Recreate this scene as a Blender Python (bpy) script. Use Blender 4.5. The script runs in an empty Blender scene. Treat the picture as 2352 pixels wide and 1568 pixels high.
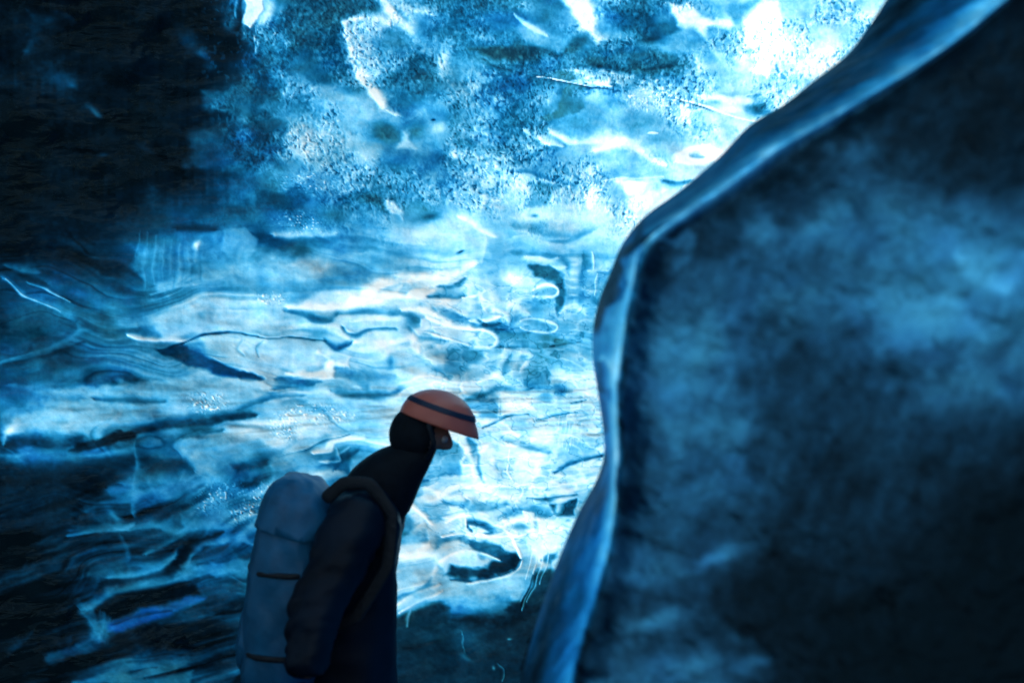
import bpy, bmesh, math
from mathutils import Vector, Matrix
import numpy as np, math
# ---------------------------------------------------------------- noise
def _hash(ix, iy, seed):
    n = (ix.astype(np.int64)*374761393 + iy.astype(np.int64)*668265263 + seed*1442695041) & 0xffffffff
    n = ((n ^ (n >> 13)) * 1274126177) & 0xffffffff
    return ((n ^ (n >> 16)) & 0xffff) / 65535.0
def vnoise(x, y, seed=0):
    ix = np.floor(x); iy = np.floor(y); fx = x-ix; fy = y-iy
    fx = fx*fx*fx*(fx*(fx*6-15)+10); fy = fy*fy*fy*(fy*(fy*6-15)+10)
    a = _hash(ix, iy, seed); b = _hash(ix+1, iy, seed); c = _hash(ix, iy+1, seed); d = _hash(ix+1, iy+1, seed)
    return (a+(b-a)*fx)*(1-fy) + (c+(d-c)*fx)*fy
def fbm(x, y, seed=0, octv=4, gain=.5):
    s = 0; a = 1; t = 0
    for o in range(octv):
        c, n = np.cos(.7*o), np.sin(.7*o)
        s = s + a*vnoise((x*c-y*n)*2**o+17.3*o, (x*n+y*c)*2**o-9.1*o, seed+o*7); t += a; a *= gain
    return s/t*2-1
def fbm_al(x, y, seed=0, octv=3, gain=.5):      # keeps its axes: for stretched streaks
    s = 0; a = 1; t = 0
    for o in range(octv):
        s = s + a*vnoise(x*2**o+17.3*o, y*2**o-9.1*o, seed+o*7); t += a; a *= gain
    return s/t*2-1
def sstep(a, b, x):
    t = np.clip((x-a)/(b-a), 0, 1); return t*t*(3-2*t)
def catmull(pts, n=6):
    p = np.array(pts, float)
    if len(p) < 3: return np.array([p[0]+(p[-1]-p[0])*t for t in np.linspace(0, 1, n+1)])
    q = np.vstack([2*p[0]-p[1], p, 2*p[-1]-p[-2]]); out = []
    for i in range(1, len(q)-2):
        for t in np.arange(n)/n:
            out.append(.5*((2*q[i])+(-q[i-1]+q[i+1])*t+(2*q[i-1]-5*q[i]+4*q[i+1]-q[i+2])*t*t+(-q[i-1]+3*q[i]-3*q[i+1]+q[i+2])*t**3))
    out.append(p[-1]); return np.array(out)
def bicubic_grid(G, gx, gy):
    G = np.array(G, float); H, W = G.shape
    def w(t): return [(-t**3+2*t**2-t)/2, (3*t**3-5*t**2+2)/2, (-3*t**3+4*t**2+t)/2, (t**3-t**2)/2]
    gx = np.clip(gx, 0, W-1.001); gy = np.clip(gy, 0, H-1.001)
    ix = np.floor(gx).astype(int); iy = np.floor(gy).astype(int); wx = w(gx-ix); wy = w(gy-iy); r = 0
    for j in range(4):
        for i in range(4):
            r = r + wy[j]*wx[i]*G[np.clip(iy+j-1, 0, H-1), np.clip(ix+i-1, 0, W-1)]
    return r
# image tiles: pixel origin and scale of each crop the ice was traced from
TILES = dict(Z=(0,0,1), A=(0,0,.25), B=(588,0,.25), C=(1176,0,.4378), D=(588,392,.4378), E=(1176,392,.4378), F=(746.5,516.8,.3661),
             G=(0,516.8,.3662), H=(0,1005,.3592), I=(402,804,.4874), J=(1033.6,1091,.5325), K=(1378,0,.4395), L=(1263.2,689,.5606))
def segdist(X, Y, pts, signed=False):
    best = np.full(X.shape, 1e9); par = np.zeros(X.shape); sg = np.zeros(X.shape); n = len(pts)-1
    for i in range(n):
        ax, ay = pts[i]; bx, by = pts[i+1]; dx, dy = bx-ax, by-ay; L = dx*dx+dy*dy+1e-9
        t = np.clip(((X-ax)*dx+(Y-ay)*dy)/L, 0, 1)
        d = np.hypot(X-ax-t*dx, Y-ay-t*dy); m = d < best
        best = np.where(m, d, best); par = np.where(m, (i+t)/n, par)
        if signed: sg = np.where(m, (X-ax)*dy-(Y-ay)*dx, sg)
    return (best, par, sg) if signed else (best, par)
class Field:
    def __init__(s, X, Y, B, wob=None):
        s.X, s.Y, s.B = X, Y, B
        s.WX = X+(fbm(X/85, Y/60, 91, 3)*9 if wob is None else 0); s.WY = Y+(fbm(X/85, Y/60, 57, 3)*8 if wob is None else 0); s.MOD = fbm(X/34, Y/24, 99, 3, .6); s.k = 0
        s.hue = np.zeros(X.shape); s.rgh = np.zeros(X.shape)
    def tr(s, t, pts):
        ox, oy, k = TILES[t]; return [(ox+k*x, oy+k*y) for x, y in pts]
    def win(s, pts, m):
        p = np.array(pts); 
        return (s.X > p[:,0].min()-m) & (s.X < p[:,0].max()+m) & (s.Y > p[:,1].min()-m) & (s.Y < p[:,1].max()+m)
    def apply(s, w, mask, val, alpha, hue):
        s.B[w] += (val-s.B[w])*mask*alpha
        if hue is not None: s.hue[w] += (hue-s.hue[w])*mask*alpha
    def S(s, t, val, wd, alpha, pts, hue=None, p=1.0, taper=.5):
        k = TILES[t][2]; pts = s.tr(t, pts); wd = wd*k; m = wd*4+10
        w = s.win(pts, m)
        if not w.any(): return
        cm = catmull(pts, 5); d, u, sd = segdist(s.WX[w], s.WY[w], cm, True); s.k += 1
        ww = wd*(1-taper+taper*np.sin(np.pi*np.clip(u*.9+.05, 0, 1)))
        # melted folds are crisp on one side and fade out on the other
        soft = (1 if (s.k*7) % 3 else -1); wide = np.where(sd*soft > 0, 1.9 if p < 1.4 else 1.5, .85)
        if t == 'H' and val >= 38: ww = ww*1.5; alpha = alpha*.85
        if val < 45 and p < 1.4: wide = wide*1.35; alpha = alpha*.85
        md = s.MOD[w]; ww = ww*wide*(1+.45*md)
        mask = np.exp(-(d/ww)**(2*p)*.8)*(.86+.5*np.clip(md, -1, .28)); mask = np.clip(mask, 0, 1)
        s.apply(w, mask, val, alpha, hue)
    def E(s, t, val, c, rx, ry, ang=0, alpha=.8, hue=None, p=1.0):
        k = TILES[t][2]; c = s.tr(t, [c])[0]; rx *= k; ry *= k; R = max(rx, ry)*2.2+8
        w = s.win([c], R)
        if not w.any(): return
        a = np.radians(ang); dx = s.WX[w]-c[0]; dy = s.WY[w]-c[1]
        q = np.hypot((dx*np.cos(a)+dy*np.sin(a))/rx, (-dx*np.sin(a)+dy*np.cos(a))/ry)
        q = q*(1+.35*s.MOD[w]); s.apply(w, np.exp(-q**(2*p)*.8), val, alpha, hue)
    def P(s, t, val, soft, alpha, pts, hue=None):
        k = TILES[t][2]; pts = s.tr(t, pts); soft = soft*k
        w = s.win(pts, soft*2+8)
        if not w.any(): return
        X, Y = s.WX[w], s.WY[w]; d, _ = segdist(X, Y, pts+[pts[0]]); ins = np.zeros(X.shape, bool); n = len(pts)
        for i in range(n):
            (x1, y1), (x2, y2) = pts[i], pts[(i+1) % n]
            if y1 == y2: continue
            ins ^= ((y1 > Y) != (y2 > Y)) & (X < (x2-x1)*(Y-y1)/(y2-y1)+x1)
        s.apply(w, sstep(-soft, soft, np.where(ins, d, -d)+s.MOD[w]*(4+soft*.6))*(1+.25*np.clip(s.MOD[w], -1, 0)), val, alpha, hue)

BACK = [ # ice tone with the light's falloff painted in; rows every 98, columns every 98
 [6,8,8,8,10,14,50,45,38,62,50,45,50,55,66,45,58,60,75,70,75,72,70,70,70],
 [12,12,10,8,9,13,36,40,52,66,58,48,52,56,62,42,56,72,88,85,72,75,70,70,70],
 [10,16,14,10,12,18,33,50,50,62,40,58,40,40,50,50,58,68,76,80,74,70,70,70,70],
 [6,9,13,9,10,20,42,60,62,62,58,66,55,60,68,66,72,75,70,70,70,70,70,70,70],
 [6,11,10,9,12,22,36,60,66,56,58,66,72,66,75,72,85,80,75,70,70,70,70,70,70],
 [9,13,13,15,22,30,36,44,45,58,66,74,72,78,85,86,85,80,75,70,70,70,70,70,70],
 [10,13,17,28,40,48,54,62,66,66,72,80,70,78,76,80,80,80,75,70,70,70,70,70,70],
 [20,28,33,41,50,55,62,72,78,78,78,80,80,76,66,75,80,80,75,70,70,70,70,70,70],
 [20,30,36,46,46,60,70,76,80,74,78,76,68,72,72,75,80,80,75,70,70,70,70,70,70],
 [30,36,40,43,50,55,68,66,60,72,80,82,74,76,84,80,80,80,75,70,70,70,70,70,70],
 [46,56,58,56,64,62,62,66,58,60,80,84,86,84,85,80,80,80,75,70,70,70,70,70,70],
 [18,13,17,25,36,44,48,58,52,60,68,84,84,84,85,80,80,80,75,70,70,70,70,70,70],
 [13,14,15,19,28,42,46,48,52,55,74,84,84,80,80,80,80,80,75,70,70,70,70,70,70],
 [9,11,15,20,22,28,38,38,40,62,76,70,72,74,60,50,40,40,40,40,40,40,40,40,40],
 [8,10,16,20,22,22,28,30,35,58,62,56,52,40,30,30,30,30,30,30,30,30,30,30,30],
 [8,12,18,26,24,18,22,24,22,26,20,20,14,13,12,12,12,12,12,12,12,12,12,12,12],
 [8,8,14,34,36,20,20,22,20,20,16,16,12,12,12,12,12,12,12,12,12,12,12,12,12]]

def back_field(X, Y):
    gx, gy = X/98, Y/98
    wx = fbm(X/90, Y/90, 5, 3)*.35; wy = fbm(X/90, Y/90, 15, 3)*.35
    B = bicubic_grid(BACK, gx+wx, gy+wy)
    # fade beyond the image frame
    out = np.maximum(np.maximum(-X, 0)/300, np.maximum(Y-1568, 0)/300); B = B*(1-np.clip(out, 0, 1))+6*np.clip(out, 0, 1)
    F = Field(X, Y, B); S, E, P = F.S, F.E, F.P
    # ---- broad texture: flow streaks --------------------------------
    yy = F.WY+.28*np.where(Y > 880, (X-900)*sstep(880, 1150, Y), 0)     # lower beds rise to the right
    low = sstep(860, 1020, Y)*(1-sstep(900, 1050, X)); mid = sstep(480, 600, Y)*(1-sstep(1250, 1350, Y))
    F.B += low*(fbm_al(X/230, yy/30, 31, 3, .55)*16+fbm_al(X/70, yy/9, 33, 2)*3.5)
    F.B += mid*(1-low)*(fbm_al(F.WX/110, (Y+fbm(X/150, Y/90, 3, 3)*40)/24, 21, 4, .55)*5)
    # silky folds: stretched noise followed along bent beds
    bend = 2.6*fbm(X/330, Y/170, 201, 2)+.9*fbm(X/120, Y/70, 203, 2)
    ph = yy/34+bend; f1 = fbm_al(X/420+bend*.3, ph, 205, 3, .6); rdg = 1-np.abs(fbm_al(X/520+bend*.25, ph*.8+7, 207, 2, .5))
    f2 = fbm_al(X/260+bend*.4, yy/22+bend*1.5, 209, 2, .5)
    zone2 = sstep(470, 620, Y); inn = 1-.45*sstep(950, 1100, X)
    F.B += zone2*inn*(f1*17+f2*6+sstep(.78, 1, rdg)*8-sstep(.76, 1, 1-np.abs(fbm_al(X/460, ph*.9+31, 211, 2, .5)))*11)*(.45+.55*sstep(10, 55, F.B))
    dk = (1-sstep(480, 600, X))*(1-sstep(420, 520, Y)); F.B += dk*(fbm(X/70+Y/200, Y/45, 221, 4, .6)*9+fbm_al(X/9, Y/110, 223, 2)*3)
    F.B -= 6*sstep(560, 700, X)*(1-sstep(1400, 1560, X))*(1-sstep(400, 500, Y))
    top = 1-sstep(430, 560, Y)
    amp = .35+.65*sstep(10, 50, F.B)
    F.B += top*amp*(fbm((X+Y*.4)/75, (Y*1.3-X*.2)/60, 41, 4, .55)*15)
    # ================= tile A : thick ice at upper left, its shadow painted in dark tones
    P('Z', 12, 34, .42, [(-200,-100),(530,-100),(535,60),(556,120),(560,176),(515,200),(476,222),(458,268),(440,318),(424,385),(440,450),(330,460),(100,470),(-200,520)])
    E('A',40,(650,770),70,28,35); E('A',26,(560,720),140,50,20); E('A',38,(880,1040),75,22,42,.8)
    S('A',26,28,.7,[(250,110),(310,190),(300,330),(270,420),(230,470)]); E('A',28,(235,465),30,18); S('A',20,40,.5,[(170,120),(170,280),(160,400)])
    E('A',22,(430,200),80,60); S('A',24,25,.6,[(510,110),(600,150),(660,190)],hue=.6)
    E('A',30,(1740,400),150,90,35,.6); E('A',40,(1870,510),60,28,30,.7); E('A',32,(1930,600),50,40,0,.6)
    E('A',26,(960,1430),60,30,0,.8); S('A',24,20,.6,[(1280,1340),(1400,1410)]); E('A',18,(1280,570),200,120,0,.5)
    P('A',42,30,.75,[(1865,840),(1980,830),(2060,860),(2140,790),(2351,800),(2351,950),(2100,1040),(1850,1010)])
    P('A',36,60,.6,[(1760,1240),(1900,1200),(2351,1250),(2351,1568),(1700,1568)])
    P('A',92,9,.9,[(2230,-60),(2420,-60),(2380,160),(2300,260),(2230,200),(2250,60)]); S('A',84,9,.9,[(2180,-20),(2165,60),(2155,140)])
    S('A',12,18,.85,[(2215,-40),(2205,80),(2215,180),(2190,260)]); S('A',60,14,.8,[(2240,200),(2250,330)]); S('A',66,8,.8,[(2340,300),(2335,480)])
    E('A',45,(2090,210),60,50,0,.6); E('A',8,(2100,400),130,110,0,.7)
    # ================= tile B
    P('B',32,40,.6,[(200,-40),(1080,-40),(1150,80),(1000,160),(790,150),(770,300),(860,480),(880,560),(700,560),(500,450),(300,430),(330,250),(180,200)],hue=-.25)
    E('B',88,(100,120),55,110,12,.8); E('B',70,(230,110),40,80,10,.5); E('B',62,(250,370),120,70,0,.5); E('B',42,(600,600),200,90,0,.5)
    P('B',78,22,.85,[(790,190),(900,160),(1080,170),(1250,220),(1300,290),(1180,290),(1060,340),(1090,520),(1130,640),(1080,760),(950,680),(890,560),(850,420),(780,330)])
    S('B',94,26,.9,[(820,200),(830,330),(880,460),(900,600),(960,720)]); S('B',88,28,.8,[(900,190),(1050,180),(1200,215),(1290,240)])
    S('B',100,38,.95,[(930,660),(970,740),(1050,850),(1120,930),(1180,1000),(1280,1050)],p=1.4,taper=.35)
    S('B',98,36,.95,[(1150,-30),(1230,60),(1290,140),(1370,200),(1430,260)],p=1.3,taper=.3); S('B',82,40,.7,[(1230,0),(1400,90),(1450,280)]); S('B',80,22,.8,[(1440,90),(1540,110),(1620,140)])
    E('B',46,(1330,450),210,180,20,.7); E('B',34,(1420,800),230,130,-20,.75,p=1.4); E('B',26,(1480,640),90,60,0,.6); E('B',22,(1300,760),60,40,0,.5)
    E('B',86,(1720,600),60,130,10,.9); E('B',72,(1480,390),60,40,0,.7); E('B',60,(1950,640),140,90,0,.6)
    P('B',70,60,.7,[(160,680),(420,700),(700,820),(980,900),(1150,1010),(1280,1090),(1000,1130),(700,1040),(480,880),(260,850)])
    E('B',30,(600,740),90,45,10,.75); E('B',34,(420,980),90,60,10,.7); E('B',36,(890,830),80,40,0,.5)
    E('B',30,(120,750),110,60,20,.6); P('B',24,40,.65,[(-40,520),(120,600),(130,720),(260,800),(100,870),(60,1000),(260,1100),(250,1300),(200,1500),(-60,1500)])
    E('B',80,(480,1330),200,160,30,.7); E('B',88,(400,1370),60,60,0,.6); E('B',86,(1020,1420),100,110,0,.7); E('B',76,(800,1280),200,120,0,.5)
    E('B',34,(1200,1240),140,75,15,.85,hue=-.8,p=1.4); S('B',52,14,.7,[(1150,1240),(1200,1290),(1290,1290)],hue=-.9); E('B',38,(1440,1210),80,50,0,.6,hue=-.7)
    P('B',84,34,.65,[(1335,1215),(1390,1220),(1420,1290),(1480,1380),(1320,1370),(1350,1300)])
    S('B',36,40,.7,[(1250,1010),(1350,1000),(1500,980),(1700,900),(1850,820)]); S('B',68,70,.7,[(1500,1060),(1700,980),(1900,860),(2150,700)])
    E('B',84,(1700,1160),60,50,0,.8); E('B',46,(1880,1110),120,90,0,.6,hue=-.6); E('B',8,(1635,1093),16,7,0,.9); E('B',15,(1865,1002),7,6,0,.9)
    E('B',28,(1960,1300),110,50,-5,.7); E('B',30,(1720,1420),110,70,0,.7); E('B',88,(1830,1410),50,35,0,.85)
    P('B',24,26,.8,[(1930,470),(2050,450),(2400,450),(2400,560),(2200,550),(2080,500)],hue=-.5)
    E('B',74,(2060,340),120,40,10,.7); E('B',36,(1900,180),160,120,0,.5); E('B',40,(1600,300),110,50,20,.5); S('B',20,9,.8,[(2100,550),(2200,600),(2350,640)])
    E('B',76,(2240,930),90,60,0,.6); E('B',68,(2150,1060),80,60,0,.5)
    # ================= tile C
    P('C',96,22,.9,[(240,-30),(400,-30),(430,50),(440,170),(490,210),(440,230),(360,160),(300,60)]); S('C',92,11,.85,[(20,75),(60,110),(120,160),(170,200)],p=1.4)
    E('C',80,(110,170),70,40,30,.6); P('C',26,26,.75,[(0,210),(120,240),(240,290),(320,200),(400,180),(420,230),(330,290),(200,330),(60,340),(0,330)],hue=-.4)
    P('C',28,22,.65,[(470,20),(640,60),(700,40),(760,110),(880,80),(900,130),(790,190),(720,220),(640,190),(500,100)],hue=-.1); E('C',18,(730,205),50,18,0,.8)
    E('C',78,(600,200),60,26,0,.6); P('C',34,22,.7,[(400,300),(560,290),(760,260),(900,300),(980,350),(880,400),(760,400),(560,370),(400,345)],hue=-.55)
    S('C',18,10,.85,[(400,340),(540,365),(700,365),(900,345)]); S('C',22,8,.7,[(740,385),(860,410)]); S('C',58,9,.7,[(420,280),(600,250),(800,240),(920,200)]); E('C',66,(820,260),60,20,0,.6)
    P('C',92,16,.9,[(830,0),(880,40),(930,20),(1000,90),(1060,110),(1150,80),(1170,140),(1040,150),(1010,200),(960,150),(880,120)]); S('C',80,14,.7,[(1010,180),(1060,260),(1110,330),(1200,380)])
    P('C',100,18,.95,[(1225,120),(1300,30),(1380,20),(1400,160),(1420,260),(1340,420),(1250,360),(1290,260),(1210,210)]); P('C',50,16,.7,[(1150,20),(1290,0),(1240,60),(1180,130),(1120,60)],hue=-.2)
    E('C',84,(1000,350),50,24,0,.8); E('C',96,(1220,315),28,28,0,.9); S('C',72,6,.8,[(1120,300),(1150,360),(1210,380)])
    P('C',74,10,.8,[(160,390),(380,355),(560,370),(640,390),(580,430),(500,455),(300,440)]); P('C',40,6,.85,[(170,400),(240,375),(320,380),(330,420),(290,435)],hue=-.5)
    S('C',94,10,.8,[(400,430),(480,440),(520,450)]); P('C',38,7,.85,[(290,440),(385,445),(390,560),(330,600),(200,640),(140,620),(260,560)],hue=-.6)
    E('C',80,(180,500),90,60,-20,.65); E('C',82,(440,500),60,40,0,.7); E('C',80,(700,520),130,90,10,.65); E('C',44,(660,660),60,22,-25,.6,hue=-.5); E('C',50,(360,640),80,40,-10,.6,hue=-.4)
    S('C',95,3.2,.95,[(130,400),(200,418),(290,438),(400,448)],p=2); S('C',25,3,.9,[(200,425),(290,445),(400,455),(590,475)],p=2)
    S('C',98,4,.95,[(860,510),(960,550),(1080,590),(1180,620),(1280,640)],p=2,taper=.2); S('C',28,3.5,.85,[(870,520),(970,562),(1060,595)],p=2)
    E('C',94,(905,595),32,48,5,.95,p=1.5); P('C',94,16,.85,[(960,500),(1160,520),(1290,480),(1210,590),(1090,580)]); E('C',52,(1060,550),40,18,0,.8,hue=-.4)
    E('C',22,(1290,570),50,32,0,.9,hue=-.3); S('C',30,6,.7,[(1240,500),(1300,500)]); S('C',90,14,.8,[(1040,620),(1060,700),(1120,750)]); E('C',88,(1210,670),60,60,-30,.7); E('C',54,(780,720),150,70,10,.65,hue=-.6)
    P('C',99,13,.95,[(850,820),(900,790),(1000,755),(1140,800),(1080,850),(960,880),(860,860)]); S('C',40,8,.7,[(950,820),(1010,830)]); S('C',96,4,.9,[(710,700),(750,704)])
    S('C',92,14,.85,[(210,700),(300,740),(440,740),(520,750),(600,745)]); S('C',95,18,.85,[(440,790),(560,760),(640,770),(720,830),(800,870)]); S('C',36,9,.75,[(0,850),(100,820),(190,770),(280,760)],hue=-.3)
    S('C',90,10,.8,[(60,680),(160,740),(260,770)]); E('C',66,(350,850),90,30,0,.6)
    # ================= tile D
    P('D',28,16,.75,[(0,90),(100,120),(240,80),(300,160),(200,190),(80,210),(0,190)]); P('D',32,16,.7,[(430,130),(560,120),(660,140),(690,220),(610,180),(520,170),(430,170)],hue=-.3)
    P('D',90,10,.9,[(680,150),(720,160),(770,210),(770,260),(740,240),(690,200)]); E('D',22,(910,240),60,20,-10,.75); E('D',40,(850,200),110,50,0,.5,hue=-.6); S('D',96,12,.9,[(1060,245),(1110,270),(1170,320),(1240,355)])
    E('D',44,(120,220),100,30,0,.5); S('D',24,26,.8,[(0,330),(80,360),(200,385),(300,375)]); S('D',80,16,.75,[(100,340),(280,335),(420,325)]); S('D',45,14,.6,[(300,380),(450,420),(560,430)]); E('D',84,(880,330),110,36,0,.7)
    E('D',48,(480,560),190,50,-18,.7); E('D',46,(260,620),150,35,0,.5); E('D',74,(320,490),60,40,0,.5); S('D',84,9,.8,[(1197,340),(1197,400),(1195,480)]); E('D',10,(1080,424),18,6,-15,.8)
    S('D',100,18,.97,[(180,716),(400,716),(520,694),(600,640),(690,590),(820,570),(1000,550),(1150,500)],p=1.3,taper=.4); S('D',96,14,.9,[(560,700),(700,660),(760,600)])
    S('D',88,30,.6,[(900,560),(1050,530),(1150,520)]); S('D',36,12,.85,[(200,742),(350,785),(420,752)]); S('D',40,9,.85,[(420,752),(560,738),(700,750),(800,772),(850,800)]); E('D',28,(340,775),50,16,5,.8)
    P('D',72,10,.8,[(450,830),(480,790),(560,775),(680,778),(745,800),(735,825),(600,835),(530,860)]); S('D',30,6,.85,[(450,820),(480,860),(530,868),(600,838),(740,825)]); S('D',90,8,.7,[(500,795),(600,780),(700,785)])
    P('D',96,9,.9,[(785,640),(810,615),(930,625),(920,650),(850,670),(790,665)]); S('D',28,7,.85,[(900,660),(980,650),(1050,662),(1100,660)]); S('D',96,5,.9,[(1080,665),(1160,655),(1240,625)]); S('D',34,8,.85,[(1100,560),(1040,590),(960,600)])
    E('D',98,(1000,690),50,36,10,.85); S('D',96,13,.9,[(1185,640),(1190,720)]); S('D',92,12,.8,[(1250,660),(1250,730)]); P('D',40,14,.7,[(890,680),(960,720),(1050,740),(1160,810),(1280,790),(1340,860),(1200,850),(1060,820),(930,760)],hue=.1)
    E('D',36,(840,795),42,28,0,.75,hue=-.3); S('D',98,14,.9,[(760,740),(900,750),(1000,800),(1120,830)]); S('D',98,8,.9,[(1120,790),(1200,790),(1280,770)]); S('D',30,5,.7,[(1160,780),(1220,810),(1290,800)])
    # ================= tile E
    S('E',26,7,.85,[(0,5),(80,10),(160,40),(240,65),(330,72)]); S('E',80,5,.8,[(160,46),(240,72),(330,80)]); E('E',90,(50,90),60,60,-30,.7); P('E',48,14,.6,[(110,70),(170,60),(240,90),(180,180),(90,190)],hue=-.4)
    E('E',62,(380,90),80,60,0,.5); E('E',100,(412,150),22,48,5,.95,p=1.4); P('E',97,16,.85,[(540,50),(640,40),(760,45),(800,100),(720,190),(660,240),(620,180),(600,80)]); E('E',58,(560,170),40,110,5,.5)
    E('E',66,(760,80),30,40,0,.7); S('E',22,7,.8,[(800,50),(880,60),(940,50)]); S('E',88,4,.8,[(450,50),(600,35),(800,35)]); E('E',22,(595,218),7,5); E('E',22,(595,263),5,3)
    E('E',90,(130,240),80,28,-10,.8); E('E',40,(122,238),16,8,0,.8); S('E',52,22,.7,[(0,300),(150,320),(280,360),(420,330)],hue=-.5); S('E',82,6,.7,[(0,360),(100,350),(240,380),(330,395)]); S('E',82,6,.7,[(0,330),(150,345),(300,350)])
    S('E',50,14,.8,[(0,430),(120,440),(200,470),(280,480),(300,540)]); S('E',98,12,.9,[(70,445),(140,460),(200,480),(240,465)]); S('E',98,14,.9,[(215,525),(280,520)]); E('E',99,(20,560),70,34,10,.9)
    P('E',38,12,.8,[(90,500),(200,500),(280,560),(290,680),(240,780),(210,660),(230,600),(130,560)],hue=-.2); P('E',74,6,.8,[(110,620),(160,605),(230,612),(248,645),(220,675),(150,672),(110,650)])
    for a in range(2):
        c = ((175,640),(140,810))[a]; rx, ry = ((70,32),(95,36))[a]
        pts = [(c[0]+rx*np.cos(q), c[1]+ry*np.sin(q)) for q in np.linspace(-2.6, 2.6, 14)]
        E('E',58,c,rx*.6,ry*.5,0,.8,hue=-.4); S('E',98,6,.95,pts,p=1.4,taper=.2); E('E',78,(c[0]-rx*.5,c[1]),rx*.5,ry*.5,0,.6)
    for y, h in ((470,18),(495,12),(535,16),(573,14),(612,9),(650,7)): E('E',94,(323+(y % 7)*2-6,y),20+(y % 11),h*.7,(y % 9)-4,.65)
    S('E',46,14,.7,[(372,440),(372,560),(365,700)]); E('E',90,(480,500),34,16,-10,.9); S('E',92,6,.85,[(400,525),(500,520)]); E('E',82,(400,620),34,40,0,.7); S('E',95,4,.85,[(420,430),(425,520)]); S('E',95,4,.8,[(445,540),(440,640)])
    E('E',92,(20,700),40,34,0,.8); E('E',48,(120,710),50,40,0,.6); S('E',94,11,.85,[(255,745),(300,720),(350,720),(400,750)]); E('E',78,(340,770),60,30,0,.6); P('E',54,12,.6,[(0,770),(60,760),(40,800),(0,820)])
    # ================= tile F
    S('F',56,26,.7,[(1080,690),(1200,700),(1400,700),(1500,720)],hue=-.8); S('F',36,5,.8,[(1050,765),(1200,775),(1350,770),(1480,750),(1600,730)]); P('F',84,10,.8,[(600,600),(700,590),(830,640),(1000,660),(1080,690),(1090,740),(1000,770),(860,740),(720,680),(600,650)])
    S('F',98,7,.9,[(640,590),(780,640),(960,655),(1060,680),(1095,720),(1060,760),(960,760),(820,730),(640,670)],p=1.3,taper=.1); S('F',40,9,.8,[(540,640),(600,700),(700,720),(760,730)]); P('F',40,34,.55,[(720,790),(860,740),(1000,780),(960,860),(860,940),(760,940),(700,900),(760,860)],hue=-.1)
    S('F',96,26,.85,[(560,700),(580,780),(680,840),(740,860)]); E('F',94,(380,760),90,60,0,.7); S('F',97,26,.9,[(1130,800),(1110,880),(1080,950),(1140,965)]); S('F',92,18,.85,[(1230,810),(1200,880),(1180,940)]); S('F',44,12,.8,[(1170,820),(1140,890),(1130,930)])
    E('F',50,(1340,850),150,90,-10,.65,hue=-.7); S('F',92,14,.8,[(1240,800),(1290,820),(1240,900)]); E('F',40,(420,860),16,40,0,.6); E('F',50,(690,800),40,40,0,.4)
    S('F',40,20,.6,[(60,900),(160,910),(300,930),(450,945)],hue=.5); S('F',62,12,.6,[(0,1000),(200,990),(400,990)]); S('F',30,14,.7,[(30,1040),(150,1060),(350,1060),(480,1040)]); S('F',50,12,.7,[(780,1000),(900,1040),(1010,1060)],hue=-.2)
    P('F',86,10,.8,[(700,960),(900,990),(1020,1000),(1030,1030),(900,1050),(780,1080),(700,1040)]); S('F',36,9,.8,[(850,1110),(1000,1070),(1100,1030),(1300,1020)],hue=-.5); S('F',38,22,.7,[(1260,990),(1380,1020),(1500,1050)],hue=.1)
    E('F',98,(1490,960),60,36,20,.8); E('F',96,(1210,1100),110,50,0,.8); E('F',60,(1380,1080),40,30,0,.8); E('F',97,(1180,1140),80,40,0,.6); P('F',42,26,.5,[(1000,1080),(1095,1060),(1090,1230),(980,1220),(850,1120)],hue=-.2)
    S('F',88,3,.8,[(1095,1070),(1090,1230)]); S('F',22,4,.8,[(1000,1280),(1150,1210),(1280,1195)]); S('F',24,4,.8,[(1330,1220),(1450,1180),(1590,1170)]); S('F',30,3,.7,[(1550,1110),(1650,1090)]); E('F',94,(1030,1230),60,14,0,.85)
    E('F',98,(1350,1290),140,80,0,.85); E('F',60,(1250,1260),60,40,0,.5); S('F',24,8,.9,[(1450,1540),(1530,1500),(1620,1460),(1740,1440)]); E('F',70,(1600,1400),120,60,0,.5)
    # streaks of scratches near the edge
    for i in range(9): S('F',90,5,.28,[(1540+i*13,900+(i*53) % 90),(1500+i*14,1240+(i*71) % 150)])
    for i in range(5): S('F',92,3.5,.7,[(1480+i*22,1180+i*20),(1440+i*22,1360+i*12)])
    P('F',52,18,.75,[(650,1330),(800,1340),(880,1420),(860,1567),(500,1567),(600,1440)],hue=-.3); S('F',95,18,.9,[(880,1370),(930,1460),(950,1567)]); S('F',50,14,.8,[(940,1380),(985,1480),(990,1567)]); S('F',92,12,.85,[(995,1370),(1010,1420)]); E('F',80,(700,1500),70,60,0,.4)
    E('F',99,(1260,1500),40,60,0,.9); E('F',100,(1330,1450),60,40,0,.9); S('F',46,16,.6,[(1120,1340),(1250,1380),(1400,1420)])
    # ================= tile G
    S('G',46,13,.8,[(11,341),(100,400),(200,470),(380,550),(485,622),(470,690),(300,760),(100,830),(0,860)]); S('G',62,5,.9,[(30,345),(100,405),(220,478),(370,545)],p=1.3); S('G',62,5,.9,[(165,350),(300,400),(440,475)],p=1.3); S('G',40,9,.8,[(50,270),(150,285),(245,295)])
    S('G',11,14,.8,[(130,310),(200,330),(290,360)]); S('G',14,9,.85,[(530,738),(300,810),(150,850),(20,876)]); S('G',24,9,.7,[(470,590),(420,680),(300,740),(90,810)]); S('G',14,18,.6,[(0,500),(40,600),(0,700)]); P('G',26,26,.6,[(120,480),(400,600),(440,660),(250,730),(60,780),(60,560)])
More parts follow.
